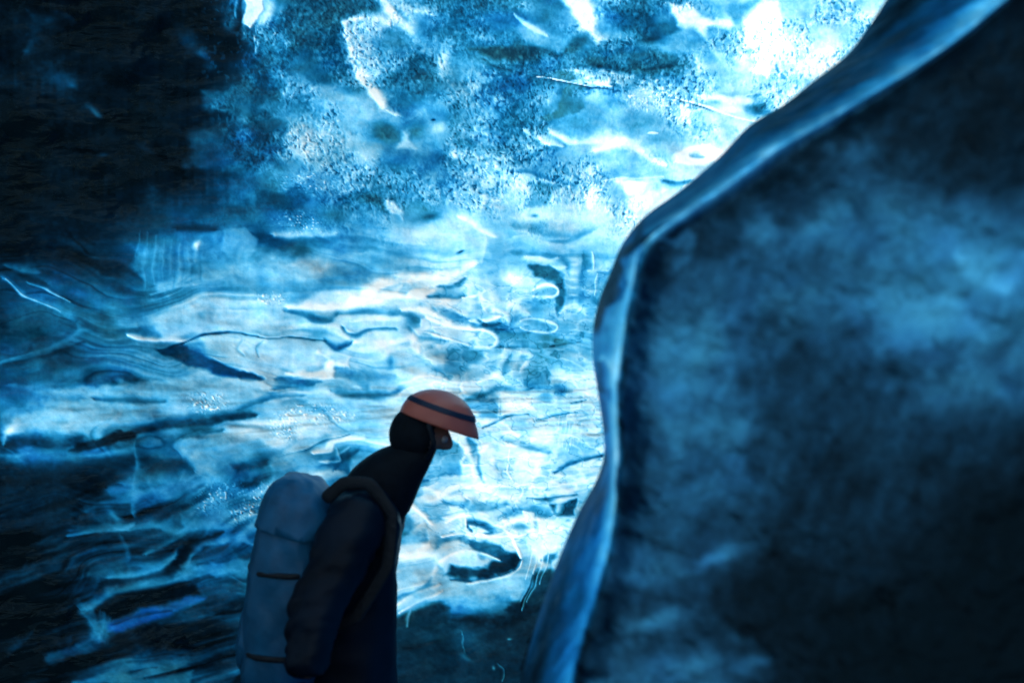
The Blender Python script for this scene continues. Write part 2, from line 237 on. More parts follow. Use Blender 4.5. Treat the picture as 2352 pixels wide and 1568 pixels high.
    P('G',50,24,.6,[(860,110),(1200,40),(1480,20),(1620,120),(1600,230),(1400,300),(1000,400),(830,300)]); P('G',60,12,.7,[(1400,50),(1530,20),(1610,90),(1600,180),(1500,240),(1400,160)]); S('G',12,16,.8,[(1120,20),(1200,28),(1330,40)]); E('G',88,(1245,130),20,30,20,.9)
    S('G',68,10,.7,[(940,440),(1100,400),(1250,380)]); S('G',66,40,.6,[(1000,380),(1300,330),(1700,300)]); S('G',36,16,.6,[(500,430),(700,480),(900,480)]); P('G',72,30,.8,[(880,610),(1100,560),(1400,540),(1700,560),(1750,660),(1500,670),(1250,700),(1050,710),(960,660)])
    S('G',28,14,.75,[(560,640),(700,665),(850,670),(1000,695)]); S('G',40,20,.6,[(850,560),(950,640),(1010,690)]); S('G',84,10,.9,[(800,695),(900,708),(1050,718),(1190,730)]); P('G',74,20,.8,[(1260,720),(1400,690),(1600,700),(1850,720),(2000,770),(2080,860),(1900,900),(1700,900),(1560,900),(1350,800)])
    P('G',22,16,.9,[(990,770),(1160,755),(1250,800),(1400,880),(1560,920),(1650,965),(1560,965),(1350,930),(1180,880),(1080,850)],hue=.3); E('G',34,(1260,800),60,50,20,.5,hue=.4)
    S('G',20,7,.95,[(1000,780),(1150,748),(1250,706),(1350,687),(1500,680),(1610,690)],p=1.5,taper=.3); S('G',26,5,.85,[(1610,690),(1750,705),(1900,714),(2040,732)],p=1.5,taper=.2); S('G',22,11,.9,[(2030,728),(2080,770),(2115,790),(2170,765),(2195,750)])
    S('G',54,6,.7,[(1640,710),(1600,760),(1610,820)]); S('G',56,6,.6,[(1510,720),(1480,780),(1520,820)]); P('G',97,16,.8,[(1790,925),(1900,905),(2020,900),(2060,830),(1990,800),(2100,860),(2195,830),(2195,890),(2095,890),(2085,960),(1900,955)])
    S('G',36,9,.8,[(1790,535),(1900,560),(1960,600),(2060,600)]); E('G',44,(1990,680),60,40,0,.7,hue=-.6); S('G',26,12,.8,[(1730,1020),(1850,1000),(1960,990)]); S('G',34,11,.85,[(1740,950),(1880,965),(2010,975)],hue=.3)
    P('G',66,26,.75,[(220,1030),(700,990),(1000,960),(1500,980),(1650,1000),(1600,1110),(1300,1190),(1000,1230),(500,1290),(100,1310),(60,1200),(400,1140)]); S('G',26,12,.85,[(600,1080),(750,1090),(900,1102),(1050,1110)]); S('G',30,20,.6,[(0,1080),(200,1080),(500,1090)]); S('G',46,16,.6,[(60,1010),(200,1000),(420,980)])
    S('G',10,24,.95,[(-40,1365),(150,1375),(350,1375),(500,1365)],p=1.3,taper=0); P('G',8,12,.92,[(480,1370),(640,1320),(760,1280),(900,1290),(850,1330),(700,1370),(540,1415),(420,1420)],hue=-.3); S('G',12,17,.92,[(850,1300),(1000,1275),(1200,1245),(1400,1215),(1600,1185)],p=1.3)
    S('G',52,22,.85,[(-40,1440),(150,1440),(330,1430),(520,1450),(700,1420),(850,1385)]); P('G',16,30,.7,[(0,1520),(250,1500),(500,1470),(800,1430),(1000,1450),(1150,1480),(1100,1560),(0,1600)]); S('G',20,16,.8,[(1150,1330),(1260,1300),(1400,1290)]); S('G',26,9,.8,[(1500,1150),(1650,1100),(1760,1070),(1900,1060)])
    E('G',90,(60,1285),40,28,-30,.85); S('G',70,14,.7,[(40,1310),(35,1360)]); S('G',92,10,.8,[(1960,1420),(2050,1400),(2090,1350),(2195,1330)]); S('G',84,8,.8,[(2010,1480),(2110,1490),(2130,1440),(2195,1400)]); P('G',82,14,.7,[(1860,1290),(2000,1270),(2080,1290),(1980,1330),(1880,1330)])
    S('G',28,4,.8,[(1740,1450),(1900,1400),(2000,1360),(2195,1310)]); P('G',30,14,.7,[(2080,1450),(2195,1400),(2195,1560),(2060,1500)])
    for i in range(16): S('G',[62,30][i % 2],4+(i*5) % 6,.3,[(860+i*27,40+(i*67) % 120),(850+i*27,200+(i*97) % 220)])
    # ================= tile H
    S('H',60,26,.7,[(800,290),(1100,240),(1400,180),(1700,90)]); S('H',54,22,.7,[(700,330),(1000,330),(1300,260)],hue=.2); S('H',60,14,.7,[(1200,260),(1450,120),(1600,30)]); S('H',12,22,.8,[(1550,310),(1700,260),(1850,230)]); S('H',14,24,.7,[(960,180),(1150,150),(1220,190)],hue=-.3)
    S('H',16,18,.75,[(1520,200),(1640,180),(1720,150)]); P('H',12,26,.65,[(0,230),(250,200),(600,220),(800,260),(500,380),(400,600),(0,600)]); E('H',30,(300,120),200,40,-5,.5,hue=.4); P('H',50,20,.6,[(1150,480),(1300,390),(1450,350),(1460,440),(1400,560),(1200,590)]); S('H',12,16,.8,[(980,560),(1100,480),(1230,410),(1330,380)])
    S('H',12,20,.7,[(1100,620),(1000,650),(800,720)]); S('H',52,9,.9,[(440,637),(560,612),(680,600),(800,585),(850,555)],p=1.3); S('H',36,12,.7,[(450,600),(560,580),(700,575)]); E('H',46,(735,505),50,24,45,.8); S('H',42,8,.7,[(780,640),(810,700),(822,780)]); S('H',40,18,.6,[(560,470),(650,540),(760,560)])
    S('H',50,12,.8,[(820,590),(1000,560),(1150,600),(1320,570),(1480,560)]); S('H',40,20,.7,[(640,880),(850,850),(1000,810),(1130,740)]); S('H',54,10,.85,[(700,900),(870,880),(1000,845),(1090,790),(1200,660)]); S('H',52,10,.7,[(930,730),(1080,660),(1200,610)])
    P('H',9,16,.85,[(1170,650),(1350,620),(1420,590),(1380,640),(1260,690),(1200,790),(1080,880),(1000,880),(1130,770)]); S('H',9,16,.8,[(660,930),(820,920),(1000,890)])
    S('H',54,15,.9,[(560,1090),(640,1050),(740,985),(850,965),(980,940),(1100,900),(1230,860)],p=1.2,taper=.3); P('H',50,18,.85,[(1220,760),(1260,820),(1400,800),(1700,720),(1900,820),(1700,860),(1500,860),(1250,910),(1100,900)]); S('H',58,11,.85,[(1215,790),(1235,735),(1310,690),(1420,660),(1550,640),(1650,690)],p=1.2)
    E('H',28,(1390,750),110,40,-5,.7); S('H',46,10,.6,[(1560,810),(1700,900),(1850,960)]); S('H',50,22,.85,[(530,1110),(590,1170),(620,1220),(590,1290),(500,1330),(320,1385)],taper=.4); S('H',58,14,.8,[(660,1140),(665,1200),(640,1270)]); S('H',8,24,.8,[(640,1080),(760,1010),(960,985),(1150,950)])
    P('H',8,20,.8,[(620,1100),(740,1040),(900,1000),(1250,940),(1280,1000),(1100,1060),(900,1110),(720,1160),(640,1150)]); P('H',44,20,.85,[(690,1190),(850,1120),(1000,1080),(1200,1020),(1320,1030),(1180,1110),(1000,1170),(800,1230),(690,1230)],hue=.85); S('H',18,6,.8,[(720,1190),(900,1140),(1100,1110)])
    S('H',34,20,.7,[(1030,1190),(1180,1150),(1380,1130)]); S('H',8,30,.7,[(700,1290),(950,1230),(1200,1200),(1400,1180)]); S('H',30,14,.6,[(40,1400),(150,1300),(220,1220)],hue=.2); S('H',32,18,.6,[(300,1390),(420,1340),(460,1290)])
    P('H',44,16,.8,[(480,1580),(700,1520),(880,1500),(1020,1460),(1180,1440),(1100,1500),(1000,1540),(1240,1490),(1220,1580)],hue=-.2); S('H',8,7,.8,[(930,1540),(1080,1510),(1250,1470)]); S('H',38,12,.7,[(850,1400),(900,1370),(960,1360)]); S('H',10,30,.7,[(700,1370),(950,1300),(1200,1280)])
    for i in range(8): S('H',44,4,.5,[(650+i*11,1100+i*9),(635+i*8,1280+i*4)])
    S('H',50,8,.6,[(870,30),(845,400),(845,500)]); E('H',42,(860,190),30,24,0,.5)
    # ================= tile I : glassy boss, dark bed
    S('I',24,8,.8,[(870,480),(800,510),(760,560)]); S('I',90,9,.85,[(650,480),(740,470),(760,430),(900,420)]); S('I',78,6,.8,[(700,520),(780,520),(770,460)])
    P('I',66,16,.6,[(450,500),(560,450),(700,520),(640,600),(520,640),(440,700)]); E('I',84,(480,430),40,30,0,.7)
    P('I',56,20,.7,[(900,600),(1100,560),(1200,640),(1150,700),(1300,720),(1250,820),(1180,800),(1120,700),(1000,690)],hue=-.5); S('I',16,10,.5,[(1100,600),(1190,605)]); S('I',92,12,.8,[(1320,400),(1380,470),(1420,560),(1410,640)]); S('I',50,14,.8,[(1390,420),(1430,520),(1470,640)])
    P('I',92,12,.85,[(1440,450),(1500,460),(1540,650),(1450,710),(1400,660),(1460,620)]); S('I',95,12,.85,[(1180,640),(1300,680),(1420,740),(1540,720)]); S('I',40,12,.8,[(1280,710),(1400,740),(1560,740)]); P('I',96,12,.85,[(1610,480),(1700,480),(1740,560),(1650,640),(1700,660),(1600,620)])
    S('I',99,4,.95,[(1568,460),(1576,520),(1570,560),(1600,620),(1640,660),(1625,700),(1600,720),(1615,745)],p=1.6,taper=0); S('I',34,4,.85,[(1660,700),(1760,690),(1885,680)]); P('I',30,8,.8,[(1770,720),(1885,700),(1885,770),(1800,780)],hue=-.2); E('I',92,(1805,735),14,28,0,.8); S('I',34,16,.7,[(1560,780),(1650,760),(1750,770)])
    P('I',80,12,.7,[(1040,720),(1130,710),(1180,800),(1250,850),(1200,900),(1060,880),(1090,800)]); S('I',96,8,.9,[(1000,710),(1100,720),(1160,780),(1240,860)]); S('I',40,12,.7,[(1060,740),(1100,820),(1060,880)],hue=-.3); E('I',70,(970,915),50,34,0,.85,hue=-.4); S('I',30,16,.6,[(1000,880),(1100,900),(1200,890)],hue=-.3); S('I',92,10,.8,[(1020,960),(1120,975),(1240,975)])
    # boss: glassy glints painted into the colour
    P('I',80,8,.9,[(1180,850),(1260,800),(1350,768),(1450,785),(1560,840),(1620,920),(1640,975),(1600,1030),(1500,1070),(1380,1090),(1270,1070),(1220,990)]); P('I',16,14,.95,[(1260,1060),(1290,1010),(1400,1020),(1480,1030),(1540,960),(1610,960),(1635,980),(1600,1035),(1480,1075),(1380,1088)],hue=-.2)
    P('I',28,10,.8,[(1380,890),(1500,900),(1600,960),(1560,1000),(1440,980),(1400,930)],hue=.2); S('I',98,8,.9,[(1240,1000),(1330,960),(1420,950),(1530,990)]); S('I',98,6,.9,[(1280,810),(1350,775),(1450,790),(1560,850),(1610,920),(1635,975)],p=1.4,taper=.2)
    S('I',24,7,.9,[(1400,840),(1380,810),(1400,800),(1450,815),(1490,850),(1450,860)]); S('I',96,6,.9,[(1370,790),(1390,850),(1500,870),(1570,850)]); S('I',36,12,.8,[(1230,940),(1260,900),(1340,890),(1380,910)]); S('I',95,5,.9,[(1250,880),(1350,865),(1460,880),(1560,880)]); S('I',12,4,.8,[(1600,1035),(1500,1070),(1380,1090),(1290,1080)]); S('I',92,3.5,.9,[(1640,990),(1600,1045),(1480,1085),(1370,1100)])
    S('I',97,4,.9,[(1430,855),(1520,875),(1600,880),(1660,870)]); P('I',94,5,.8,[(1650,760),(1700,760),(1705,840),(1690,870),(1650,850)]); S('I',40,8,.7,[(1710,780),(1720,850)])
    S('I',96,5,.9,[(1540,800),(1570,825),(1610,860)]); E('I',50,(1640,835),50,14,0,.7); S('I',97,10,.9,[(1560,825),(1620,800),(1700,790),(1800,800)]); P('I',94,14,.8,[(1720,800),(1830,790),(1850,840),(1800,960),(1730,1010),(1690,960),(1660,900)]); P('I',30,10,.75,[(1730,990),(1770,960),(1810,960),(1780,1010)],hue=.1)
    # below boss
    P('I',72,16,.8,[(1020,1020),(1200,1010),(1260,1080),(1380,1110),(1600,1060),(1660,1090),(1640,1200),(1500,1240),(1300,1230),(1240,1180),(1100,1230),(1010,1250)],hue=.15); S('I',94,6,.9,[(1040,1200),(1140,1140),(1240,1100)]); S('I',92,6,.85,[(1060,1240),(1180,1170),(1250,1130)]); S('I',88,5,.85,[(1030,1140),(1130,1110),(1210,1090)])
    S('I',36,8,.7,[(1040,1170),(1160,1120),(1220,1050)]); E('I',90,(1215,1040),14,50,10,.8); P('I',22,20,.85,[(1020,1280),(1120,1230),(1210,1180),(1270,1200),(1290,1260),(1500,1250),(1640,1180),(1700,1040),(1780,1010),(1800,1050),(1700,1330),(1660,1440),(1620,1600),(900,1600),(940,1400)],hue=-.6)
    S('I',10,40,.7,[(1300,1290),(1500,1280),(1650,1250)]); S('I',14,24,.6,[(1150,1230),(1230,1220)]); E('I',34,(1370,1370),80,60,60,.7,hue=.1); E('I',60,(1370,1440),30,10,30,.6); S('I',66,5,.8,[(1110,1230),(1105,1300)]); S('I',58,3,.8,[(1340,1320),(1360,1420)]); E('I',56,(1580,1360),10,4); E('I',60,(1500,1490),6,8); S('I',50,4,.8,[(1540,1550),(1545,1500),(1520,1470)])
    for a, b in (((1740,880),(1640,1190)),((1760,900),(1665,1190)),((1715,860),(1650,1080)),((1790,900),(1720,1100)),((1700,1010),(1640,1230))): S('I',90,3,.6,[a,((a[0]+b[0])/2+6,(a[1]+b[1])/2),b],taper=.3)
    S('I',8,5,.7,[(1690,1060),(1640,1210)])
    E('I',88,(1430,520),8,30); 
    # ---------------- pits, bubbles, scratches, painted caustic net
    B = F.B
    spr = (1-sstep(470, 590, Y))*sstep(380, 520, X); zone = sstep(-.25, .25, fbm(X/120, Y/85, 63, 3)); spm = spr*(.25+.75*zone)
    dx = X+fbm(X/14, Y/14, 60, 2)*5
    sp = fbm(dx/5.2, Y/8.5, 61, 3, .65); B += spm*sp*20*sstep(15, 40, B)
    B -= spr*zone*sstep(.18, .55, fbm(dx/4.4, Y/7.5, 67, 2))*25*sstep(30, 60, B)
    cr = sstep(.25, .6, fbm(dx/9, Y/11, 68, 2)); B += spm*cr*9
    B += (1-spr)*fbm(X/9, Y/8, 71, 3, .5)*(2+.025*np.clip(B, 0, 60))
    B += fbm(F.WX/30, F.WY/20, 73, 4, .6)*7*sstep(8, 40, B)
    rg = 1-np.abs(fbm(F.WX/52, F.WY/24, 75, 3)); car = sstep(.76, 1.0, rg)*sstep(880, 1050, X)*sstep(590, 680, Y)*(1-sstep(1220, 1300, Y))  # pale net imitates caustic light in the middle of the wall
    B += car*8-sstep(.80, .0, rg)*0
    rd = 1-np.abs(fbm(F.WX/40+9, F.WY/22, 76, 3)); B -= sstep(.90, 1.0, rd)*10*sstep(880, 1050, X)*sstep(560, 680, Y)*(1-sstep(1220, 1300, Y))
    vs = fbm_al(X/5, Y/70, 81, 2); B += vs*1.2*sstep(500, 600, Y)*(1-sstep(900, 1000, Y))*sstep(12, 40, B)
    # clusters of white air bubbles
    for cx, cy, rx, ry, an in ((476,925,42,22,0),(652,980,30,26,20),(735,950,62,20,5),(622,686,30,14,0),(500,1140,52,26,-25),(560,1175,34,20,-35),(1500,225,62,32,10),(690,512,52,22,10),(700,420,60,20,0),(1360,440,30,26,0),(600,1130,30,22,-30),(1390,760,20,90,0)):
        a = math.radians(an); q = np.hypot(((X-cx)*math.cos(a)+(Y-cy)*math.sin(a))/rx, (-(X-cx)*math.sin(a)+(Y-cy)*math.cos(a))/ry)
        w = np.exp(-q**3*.7); n1 = vnoise(X/3.6, Y/3.6, 141); n2 = vnoise(X/3.1+5, Y/3.3, 143)
        B += w*sstep(.6, .95, n1*.7+.3*vnoise(X/7, Y/7, 147))*40-w*sstep(.65, .95, n2)*12+w*5
    F.hue = np.clip(F.hue+fbm(X/70, Y/45, 95, 3)*.42-.02, -1, 1)
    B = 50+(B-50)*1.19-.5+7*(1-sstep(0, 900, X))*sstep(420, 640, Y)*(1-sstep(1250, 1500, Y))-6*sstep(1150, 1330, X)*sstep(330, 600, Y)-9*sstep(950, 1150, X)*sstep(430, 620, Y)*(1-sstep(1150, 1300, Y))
    # left lifted, centre and right lowered above: tone offsets the uneven light
    return np.clip(B, 1, 104), F.hue

# sRGB colours of light passed by the ice against clearness
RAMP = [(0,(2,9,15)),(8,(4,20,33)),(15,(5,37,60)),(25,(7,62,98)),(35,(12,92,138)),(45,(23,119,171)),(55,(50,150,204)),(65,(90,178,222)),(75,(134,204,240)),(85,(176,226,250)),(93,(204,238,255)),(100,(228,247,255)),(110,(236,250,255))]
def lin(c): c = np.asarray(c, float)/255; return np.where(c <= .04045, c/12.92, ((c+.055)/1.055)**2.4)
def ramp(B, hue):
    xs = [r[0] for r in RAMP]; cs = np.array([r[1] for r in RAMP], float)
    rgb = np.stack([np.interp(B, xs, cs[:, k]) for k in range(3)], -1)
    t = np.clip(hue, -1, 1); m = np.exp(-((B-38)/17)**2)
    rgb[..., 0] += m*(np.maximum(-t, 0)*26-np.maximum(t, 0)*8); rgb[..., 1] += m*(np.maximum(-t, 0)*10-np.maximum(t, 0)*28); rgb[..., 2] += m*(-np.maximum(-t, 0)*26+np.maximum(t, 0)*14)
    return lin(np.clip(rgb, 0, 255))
EXPOSURE = -0.1

# ================================================================ scene
CAMZ = 1.7
def at(px, py, d):                      # image pixel set on its camera ray at distance d
    return np.stack([(px-1176)/2352*d, d+0*px, CAMZ-(py-784)/2352*d], -1)
scene = bpy.context.scene
COL = scene.collection
def tag(o, label=None, cat=None, group=None, kind=None):
    if label: o['label'] = label
    if cat: o['category'] = cat
    if group: o['group'] = group
    if kind: o['kind'] = kind
    return o
def grid_normals(P):
    du = np.gradient(P, axis=1); dv = np.gradient(P, axis=0)
    n = np.cross(du, dv); n /= np.linalg.norm(n, axis=-1, keepdims=True)+1e-12
    return n
def grid_part(name, P, N, C, facemask, mat, parent=None):
    """mesh of those grid quads where facemask is set; normals come from the whole surface, so parts meet without a seam"""
    H, W = P.shape[:2]
    idx = np.arange(H*W).reshape(H, W)
    q = np.stack([idx[:-1,:-1], idx[1:,:-1], idx[1:,1:], idx[:-1,1:]], -1)[facemask]
    used, inv = np.unique(q, return_inverse=True); inv = inv.reshape(-1, 4)
    co = P.reshape(-1, 3)[used]; me = bpy.data.meshes.new(name)
    me.vertices.add(len(co)); me.vertices.foreach_set('co', co.astype(np.float32).ravel())
    me.loops.add(len(inv)*4); me.loops.foreach_set('vertex_index', inv.astype(np.int32).ravel())
    me.polygons.add(len(inv)); me.polygons.foreach_set('loop_start', np.arange(len(inv), dtype=np.int32)*4)
    me.polygons.foreach_set('use_smooth', np.ones(len(inv), bool))
    me.update(calc_edges=True); me.validate()
    a = me.color_attributes.new('clearness_light', 'FLOAT_COLOR', 'POINT')  # ice clarity together with the light and shade painted in
    c = np.ones((len(co), 4), np.float32); c[:, :3] = C.reshape(-1, 3)[used]
    a.data.foreach_set('color', c.ravel())
    me.normals_split_custom_set_from_vertices(N.reshape(-1, 3)[used].astype(np.float32))
    me.materials.append(mat)
    o = bpy.data.objects.new(name, me); COL.objects.link(o); o.parent = parent
    return o

# ---------------------------------------------------------------- materials
def new_mat(name):
    m = bpy.data.materials.new(name); m.use_nodes = True; nt = m.node_tree; nt.nodes.clear()
    return m, nt, nt.nodes.new('ShaderNodeOutputMaterial')
def ice_material(name, rough, bump, grain, diffuse, gloss=1.0):
    m, nt, out = new_mat(name); N = nt.nodes.new; L = nt.links.new
    at_ = N('ShaderNodeAttribute'); at_.attribute_name = 'clearness_light'
    tc = N('ShaderNodeTexCoord')
    n1 = N('ShaderNodeTexNoise'); n1.inputs['Scale'].default_value = 190; n1.inputs['Detail'].default_value = 3; L(tc.outputs['Object'], n1.inputs['Vector'])
    mr = N('ShaderNodeMapRange'); mr.inputs['From Min'].default_value = .3; mr.inputs['From Max'].default_value = .7
    mr.inputs['To Min'].default_value = 1-grain; mr.inputs['To Max'].default_value = 1+grain; L(n1.outputs['Fac'], mr.inputs['Value'])
    mx = N('ShaderNodeVectorMath'); mx.operation = 'SCALE'; L(at_.outputs['Color'], mx.inputs[0]); L(mr.outputs[0], mx.inputs['Scale'])
    tr = N('ShaderNodeBsdfTranslucent'); L(mx.outputs[0], tr.inputs['Color'])
    df = N('ShaderNodeBsdfDiffuse'); dm = N('ShaderNodeVectorMath'); dm.operation = 'SCALE'; L(mx.outputs[0], dm.inputs[0]); dm.inputs['Scale'].default_value = diffuse; L(dm.outputs[0], df.inputs['Color'])
    ad = N('ShaderNodeAddShader'); L(tr.outputs[0], ad.inputs[0]); L(df.outputs[0], ad.inputs[1])
    nb = N('ShaderNodeTexNoise'); nb.inputs['Scale'].default_value = 9; nb.inputs['Detail'].default_value = 6; nb.inputs['Distortion'].default_value = .6
    mp = N('ShaderNodeMapping'); mp.inputs['Scale'].default_value = (1, 1, 2.2); L(tc.outputs['Object'], mp.inputs[0]); L(mp.outputs[0], nb.inputs['Vector'])
    bp = N('ShaderNodeBump'); bp.inputs['Strength'].default_value = bump; bp.inputs['Distance'].default_value = .05; L(nb.outputs['Fac'], bp.inputs['Height'])
    gl = N('ShaderNodeBsdfGlossy'); gl.inputs['Roughness'].default_value = rough; gl.inputs['Color'].default_value = (.55, .82, 1, 1); L(bp.outputs[0], gl.inputs['Normal'])
    fr = N('ShaderNodeFresnel'); fr.inputs['IOR'].default_value = 1.31; L(bp.outputs[0], fr.inputs['Normal'])
    mix = N('ShaderNodeMixShader'); fm = N('ShaderNodeMath'); fm.operation = 'MULTIPLY'; fm.inputs[1].default_value = gloss; L(fr.outputs[0], fm.inputs[0]); L(fm.outputs[0], mix.inputs[0]); L(ad.outputs[0], mix.inputs[1]); L(gl.outputs[0], mix.inputs[2]); L(mix.outputs[0], out.inputs['Surface'])
    return m
def plain_material(name, color, rough=.6, noise=.25, scale=30, bump=.2, spec=.5, coat=0, transl=0):
    m, nt, out = new_mat(name); N = nt.nodes.new; L = nt.links.new
    b = N('ShaderNodeBsdfPrincipled'); b.inputs['Roughness'].default_value = rough; b.inputs['Specular IOR Level'].default_value = spec; b.inputs['Coat Weight'].default_value = coat
    tc = N('ShaderNodeTexCoord'); n = N('ShaderNodeTexNoise'); n.inputs['Scale'].default_value = scale; n.inputs['Detail'].default_value = 5; L(tc.outputs['Object'], n.inputs['Vector'])
    r = N('ShaderNodeValToRGB'); c = np.array(color)
    r.color_ramp.elements[0].position = .3; r.color_ramp.elements[0].color = (*(c*(1-noise)), 1); r.color_ramp.elements[1].position = .7; r.color_ramp.elements[1].color = (*np.minimum(c*(1+noise), 1), 1)
    L(n.outputs['Fac'], r.inputs[0]); L(r.outputs[0], b.inputs['Base Color'])
    bp = N('ShaderNodeBump'); bp.inputs['Strength'].default_value = bump; bp.inputs['Distance'].default_value = .01; L(n.outputs['Fac'], bp.inputs['Height']); L(bp.outputs[0], b.inputs['Normal'])
    if transl:
        t = N('ShaderNodeBsdfTranslucent'); t.inputs['Color'].default_value = (*color, 1); mx = N('ShaderNodeMixShader'); mx.inputs[0].default_value = transl
        L(b.outputs[0], mx.inputs[1]); L(t.outputs[0], mx.inputs[2]); L(mx.outputs[0], out.inputs['Surface'])
    else: L(b.outputs[0], out.inputs['Surface'])
    return m
ICE = ice_material('glacier_ice', .09, .30, .055, .10)
ICE_NEAR = ice_material('near_ice', .28, .22, .06, .12, .22)
ICE_LIP = ice_material('near_ice_lip', .3, .3, .06, .10, .16)
FILL_ICE = plain_material('cave_fill_ice', (.66, .86, .94), .45, .3, 2.2, .4, transl=.8)  # shell made pale and translucent to add overhead light on the helmet
GRIT = plain_material('gritty_floor', (.03, .045, .06), .55, .6, 14, .6)

# ---------------------------------------------------------------- right edge line of the near ice (image pixels)
SIL = [(2500,-2600),(2360,-900),(2170,-300),(2100,-110),(2035,0),(1985,75),(1940,130),(1860,192),(1800,240),(1722,288),(1650,362),(1563,436),(1482,496),(1432,556),(1402,625),(1376,690),(1362,756),(1362,830),(1376,920),(1386,1000),(1386,1050),(1368,1105),(1332,1170),(1292,1260),(1260,1345),(1232,1430),(1212,1500),(1196,1568),(1176,1700),(1160,2100),(1150,3700)]
RID = [(2900,-2600),(2760,-900),(2560,-240),(2440,-90),(2310,0),(2205,84),(2110,150),(1992,222),(1886,284),(1784,340),(1690,408),(1592,474),(1508,532),(1470,575),(1455,636),(1440,700),(1428,776),(1417,860),(1414,950),(1415,1020),(1415,1080),(1412,1140),(1404,1200),(1392,1270),(1372,1350),(1346,1430),(1326,1500),(1312,1568),(1290,1700),(1270,2100),(1260,3700)]
OUT = [(3150,y) for y in np.concatenate([[-3000,-1500,-1000,-750],np.linspace(-500,2150,24),[2400,3000,5200]])]
def resample(pts, tt):
    p = np.array(pts, float); n = len(p)-1; t = np.clip(tt*n, 0, n-1e-6); i = t.astype(int); f = (t-i)[:, None]
    q = np.vstack([2*p[0]-p[1], p, 2*p[-1]-p[-2]]); a, b, c, d = q[i], q[i+1], q[i+2], q[i+3]
    return .5*(2*b+(c-a)*f+(2*a-5*b+4*c-d)*f*f+(3*b-a-3*c+d)*f**3)
nrow = 30
tt = np.concatenate([np.linspace(0, 3/nrow, 24)[:-1], np.linspace(3/nrow, 28/nrow, 470)[:-1], np.linspace(28/nrow, 1, 24)])
PS, PR, PO = resample(SIL, tt), resample(RID, tt), resample(OUT, tt)

# ---------------------------------------------------------------- back wall of the cave
def wall_depth(px, py):
    u = (px-1176)/2352; v = (py-784)/2352
    d = 4.25-.75*np.clip(-u-.05, 0, None)**1.25-.9*np.clip(-v-.02, 0, None)**1.3*1.6+.12*np.sin(u*5+1)+.05*np.sin(v*9+u*4)
    d = d-.35*np.clip(v-.2, 0, None)
    return np.clip(d, 2.0, 5)
def sil_x(py):
    p = np.array(SIL); return np.interp(py, p[:, 1], p[:, 0])
xs = np.concatenate([np.linspace(-2300, -60, 60)[:-1], np.linspace(-60, 2110, 920)])
ys = np.concatenate([np.linspace(-2300, -50, 60)[:-1], np.linspace(-50, 1620, 700)[:-1], np.linspace(1620, 2500, 30)])
GX, GY = np.meshgrid(xs, ys)
edge = sil_x(GY)+150.0
GX = np.where(GX < 1150, GX, 1150+(GX-1150)*(edge-1150)/(2110-1150))
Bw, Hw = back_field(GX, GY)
Dw = wall_depth(GX, GY)
# relief: scallops, folds and pitting of the melted surface (metres, + towards the cave)
low_beds = sstep(860, 1050, GY)
relief = fbm(GX/230, GY/140, 301, 3)*.045+fbm((GX+GY*.3)/140, (GY+low_beds*.28*GX)/46, 305, 3)*.012+fbm(GX/34, GY/26, 309, 2)*.0022
relief += (np.clip(Bw, 0, 100)-55)/100*.010
Pw = at(GX, GY, Dw-relief)
Nw = grid_normals(Pw)
if Nw[300, 400, 1] > 0: Nw = -Nw
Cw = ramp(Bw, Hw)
fx = (GX[:-1,:-1]+GX[1:,1:])/2; fy = (GY[:-1,:-1]+GY[1:,1:])/2
def ell(px, py, rx, ry, ang=0):
    a = math.radians(ang); dx, dy = fx-px, fy-py
    r = np.hypot((dx*math.cos(a)+dy*math.sin(a))/rx, (-dx*math.sin(a)+dy*math.cos(a))/ry)
    return r < 1+.18*fbm(fx/12, fy/12, 401, 2)
def root_at(name, loc):
    o = bpy.data.objects.new(name, None); COL.objects.link(o); o.location = loc; return o
wall = root_at('ice_wall', (0, 0, 0))
tag(wall, 'translucent blue-white ice wall glowing behind the walker, with wavy folds and bubbles', 'ice wall')
taken = np.zeros(fx.shape, bool)
pieces = []
for c in ((476,925,42,22,0),(652,980,30,26,20),(735,950,62,20,5),(622,686,30,14,0),(500,1140,52,26,-25),(560,1175,34,20,-35),(1500,225,62,32,10),(1040,545,0,0,0),(1222,1185,16,26,0),(450,566,18,14,0),(690,512,52,22,10)):
    if c[2]: pieces.append(('bubble_cluster', ell(*c), 'cluster of white air bubbles in the ice'))
pieces.append(('ice_boss', ell(1090,1258,112,78,8), 'glassy rounded boss of clear ice with a dark lower edge'))
pieces.append(('ice_lens', ell(590,815,170,46,6), 'pale lens-shaped hollow under a thin dark fold line'))
pieces.append(('dirty_ice', (fy > 1395+.05*(fx-900)+30*fbm(fx/60, fy/40, 403, 2)) & (fx > 880), 'dark greenish dirty ice at the foot of the wall'))
pieces.append(('ice_overhang', (fx < 500+30*fbm(fx/50, fy/50, 405, 2)) & (fy < 470+25*fbm(fx/60, fy/30, 407, 2)), 'thick ice at the upper left, its shadow painted nearly black'))
for nm, mk, lb in pieces:
    mk = mk & ~taken
    if mk.any():
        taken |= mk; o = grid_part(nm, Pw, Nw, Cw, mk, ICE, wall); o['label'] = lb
grid_part('ice_face', Pw, Nw, Cw, ~taken, ICE, wall)

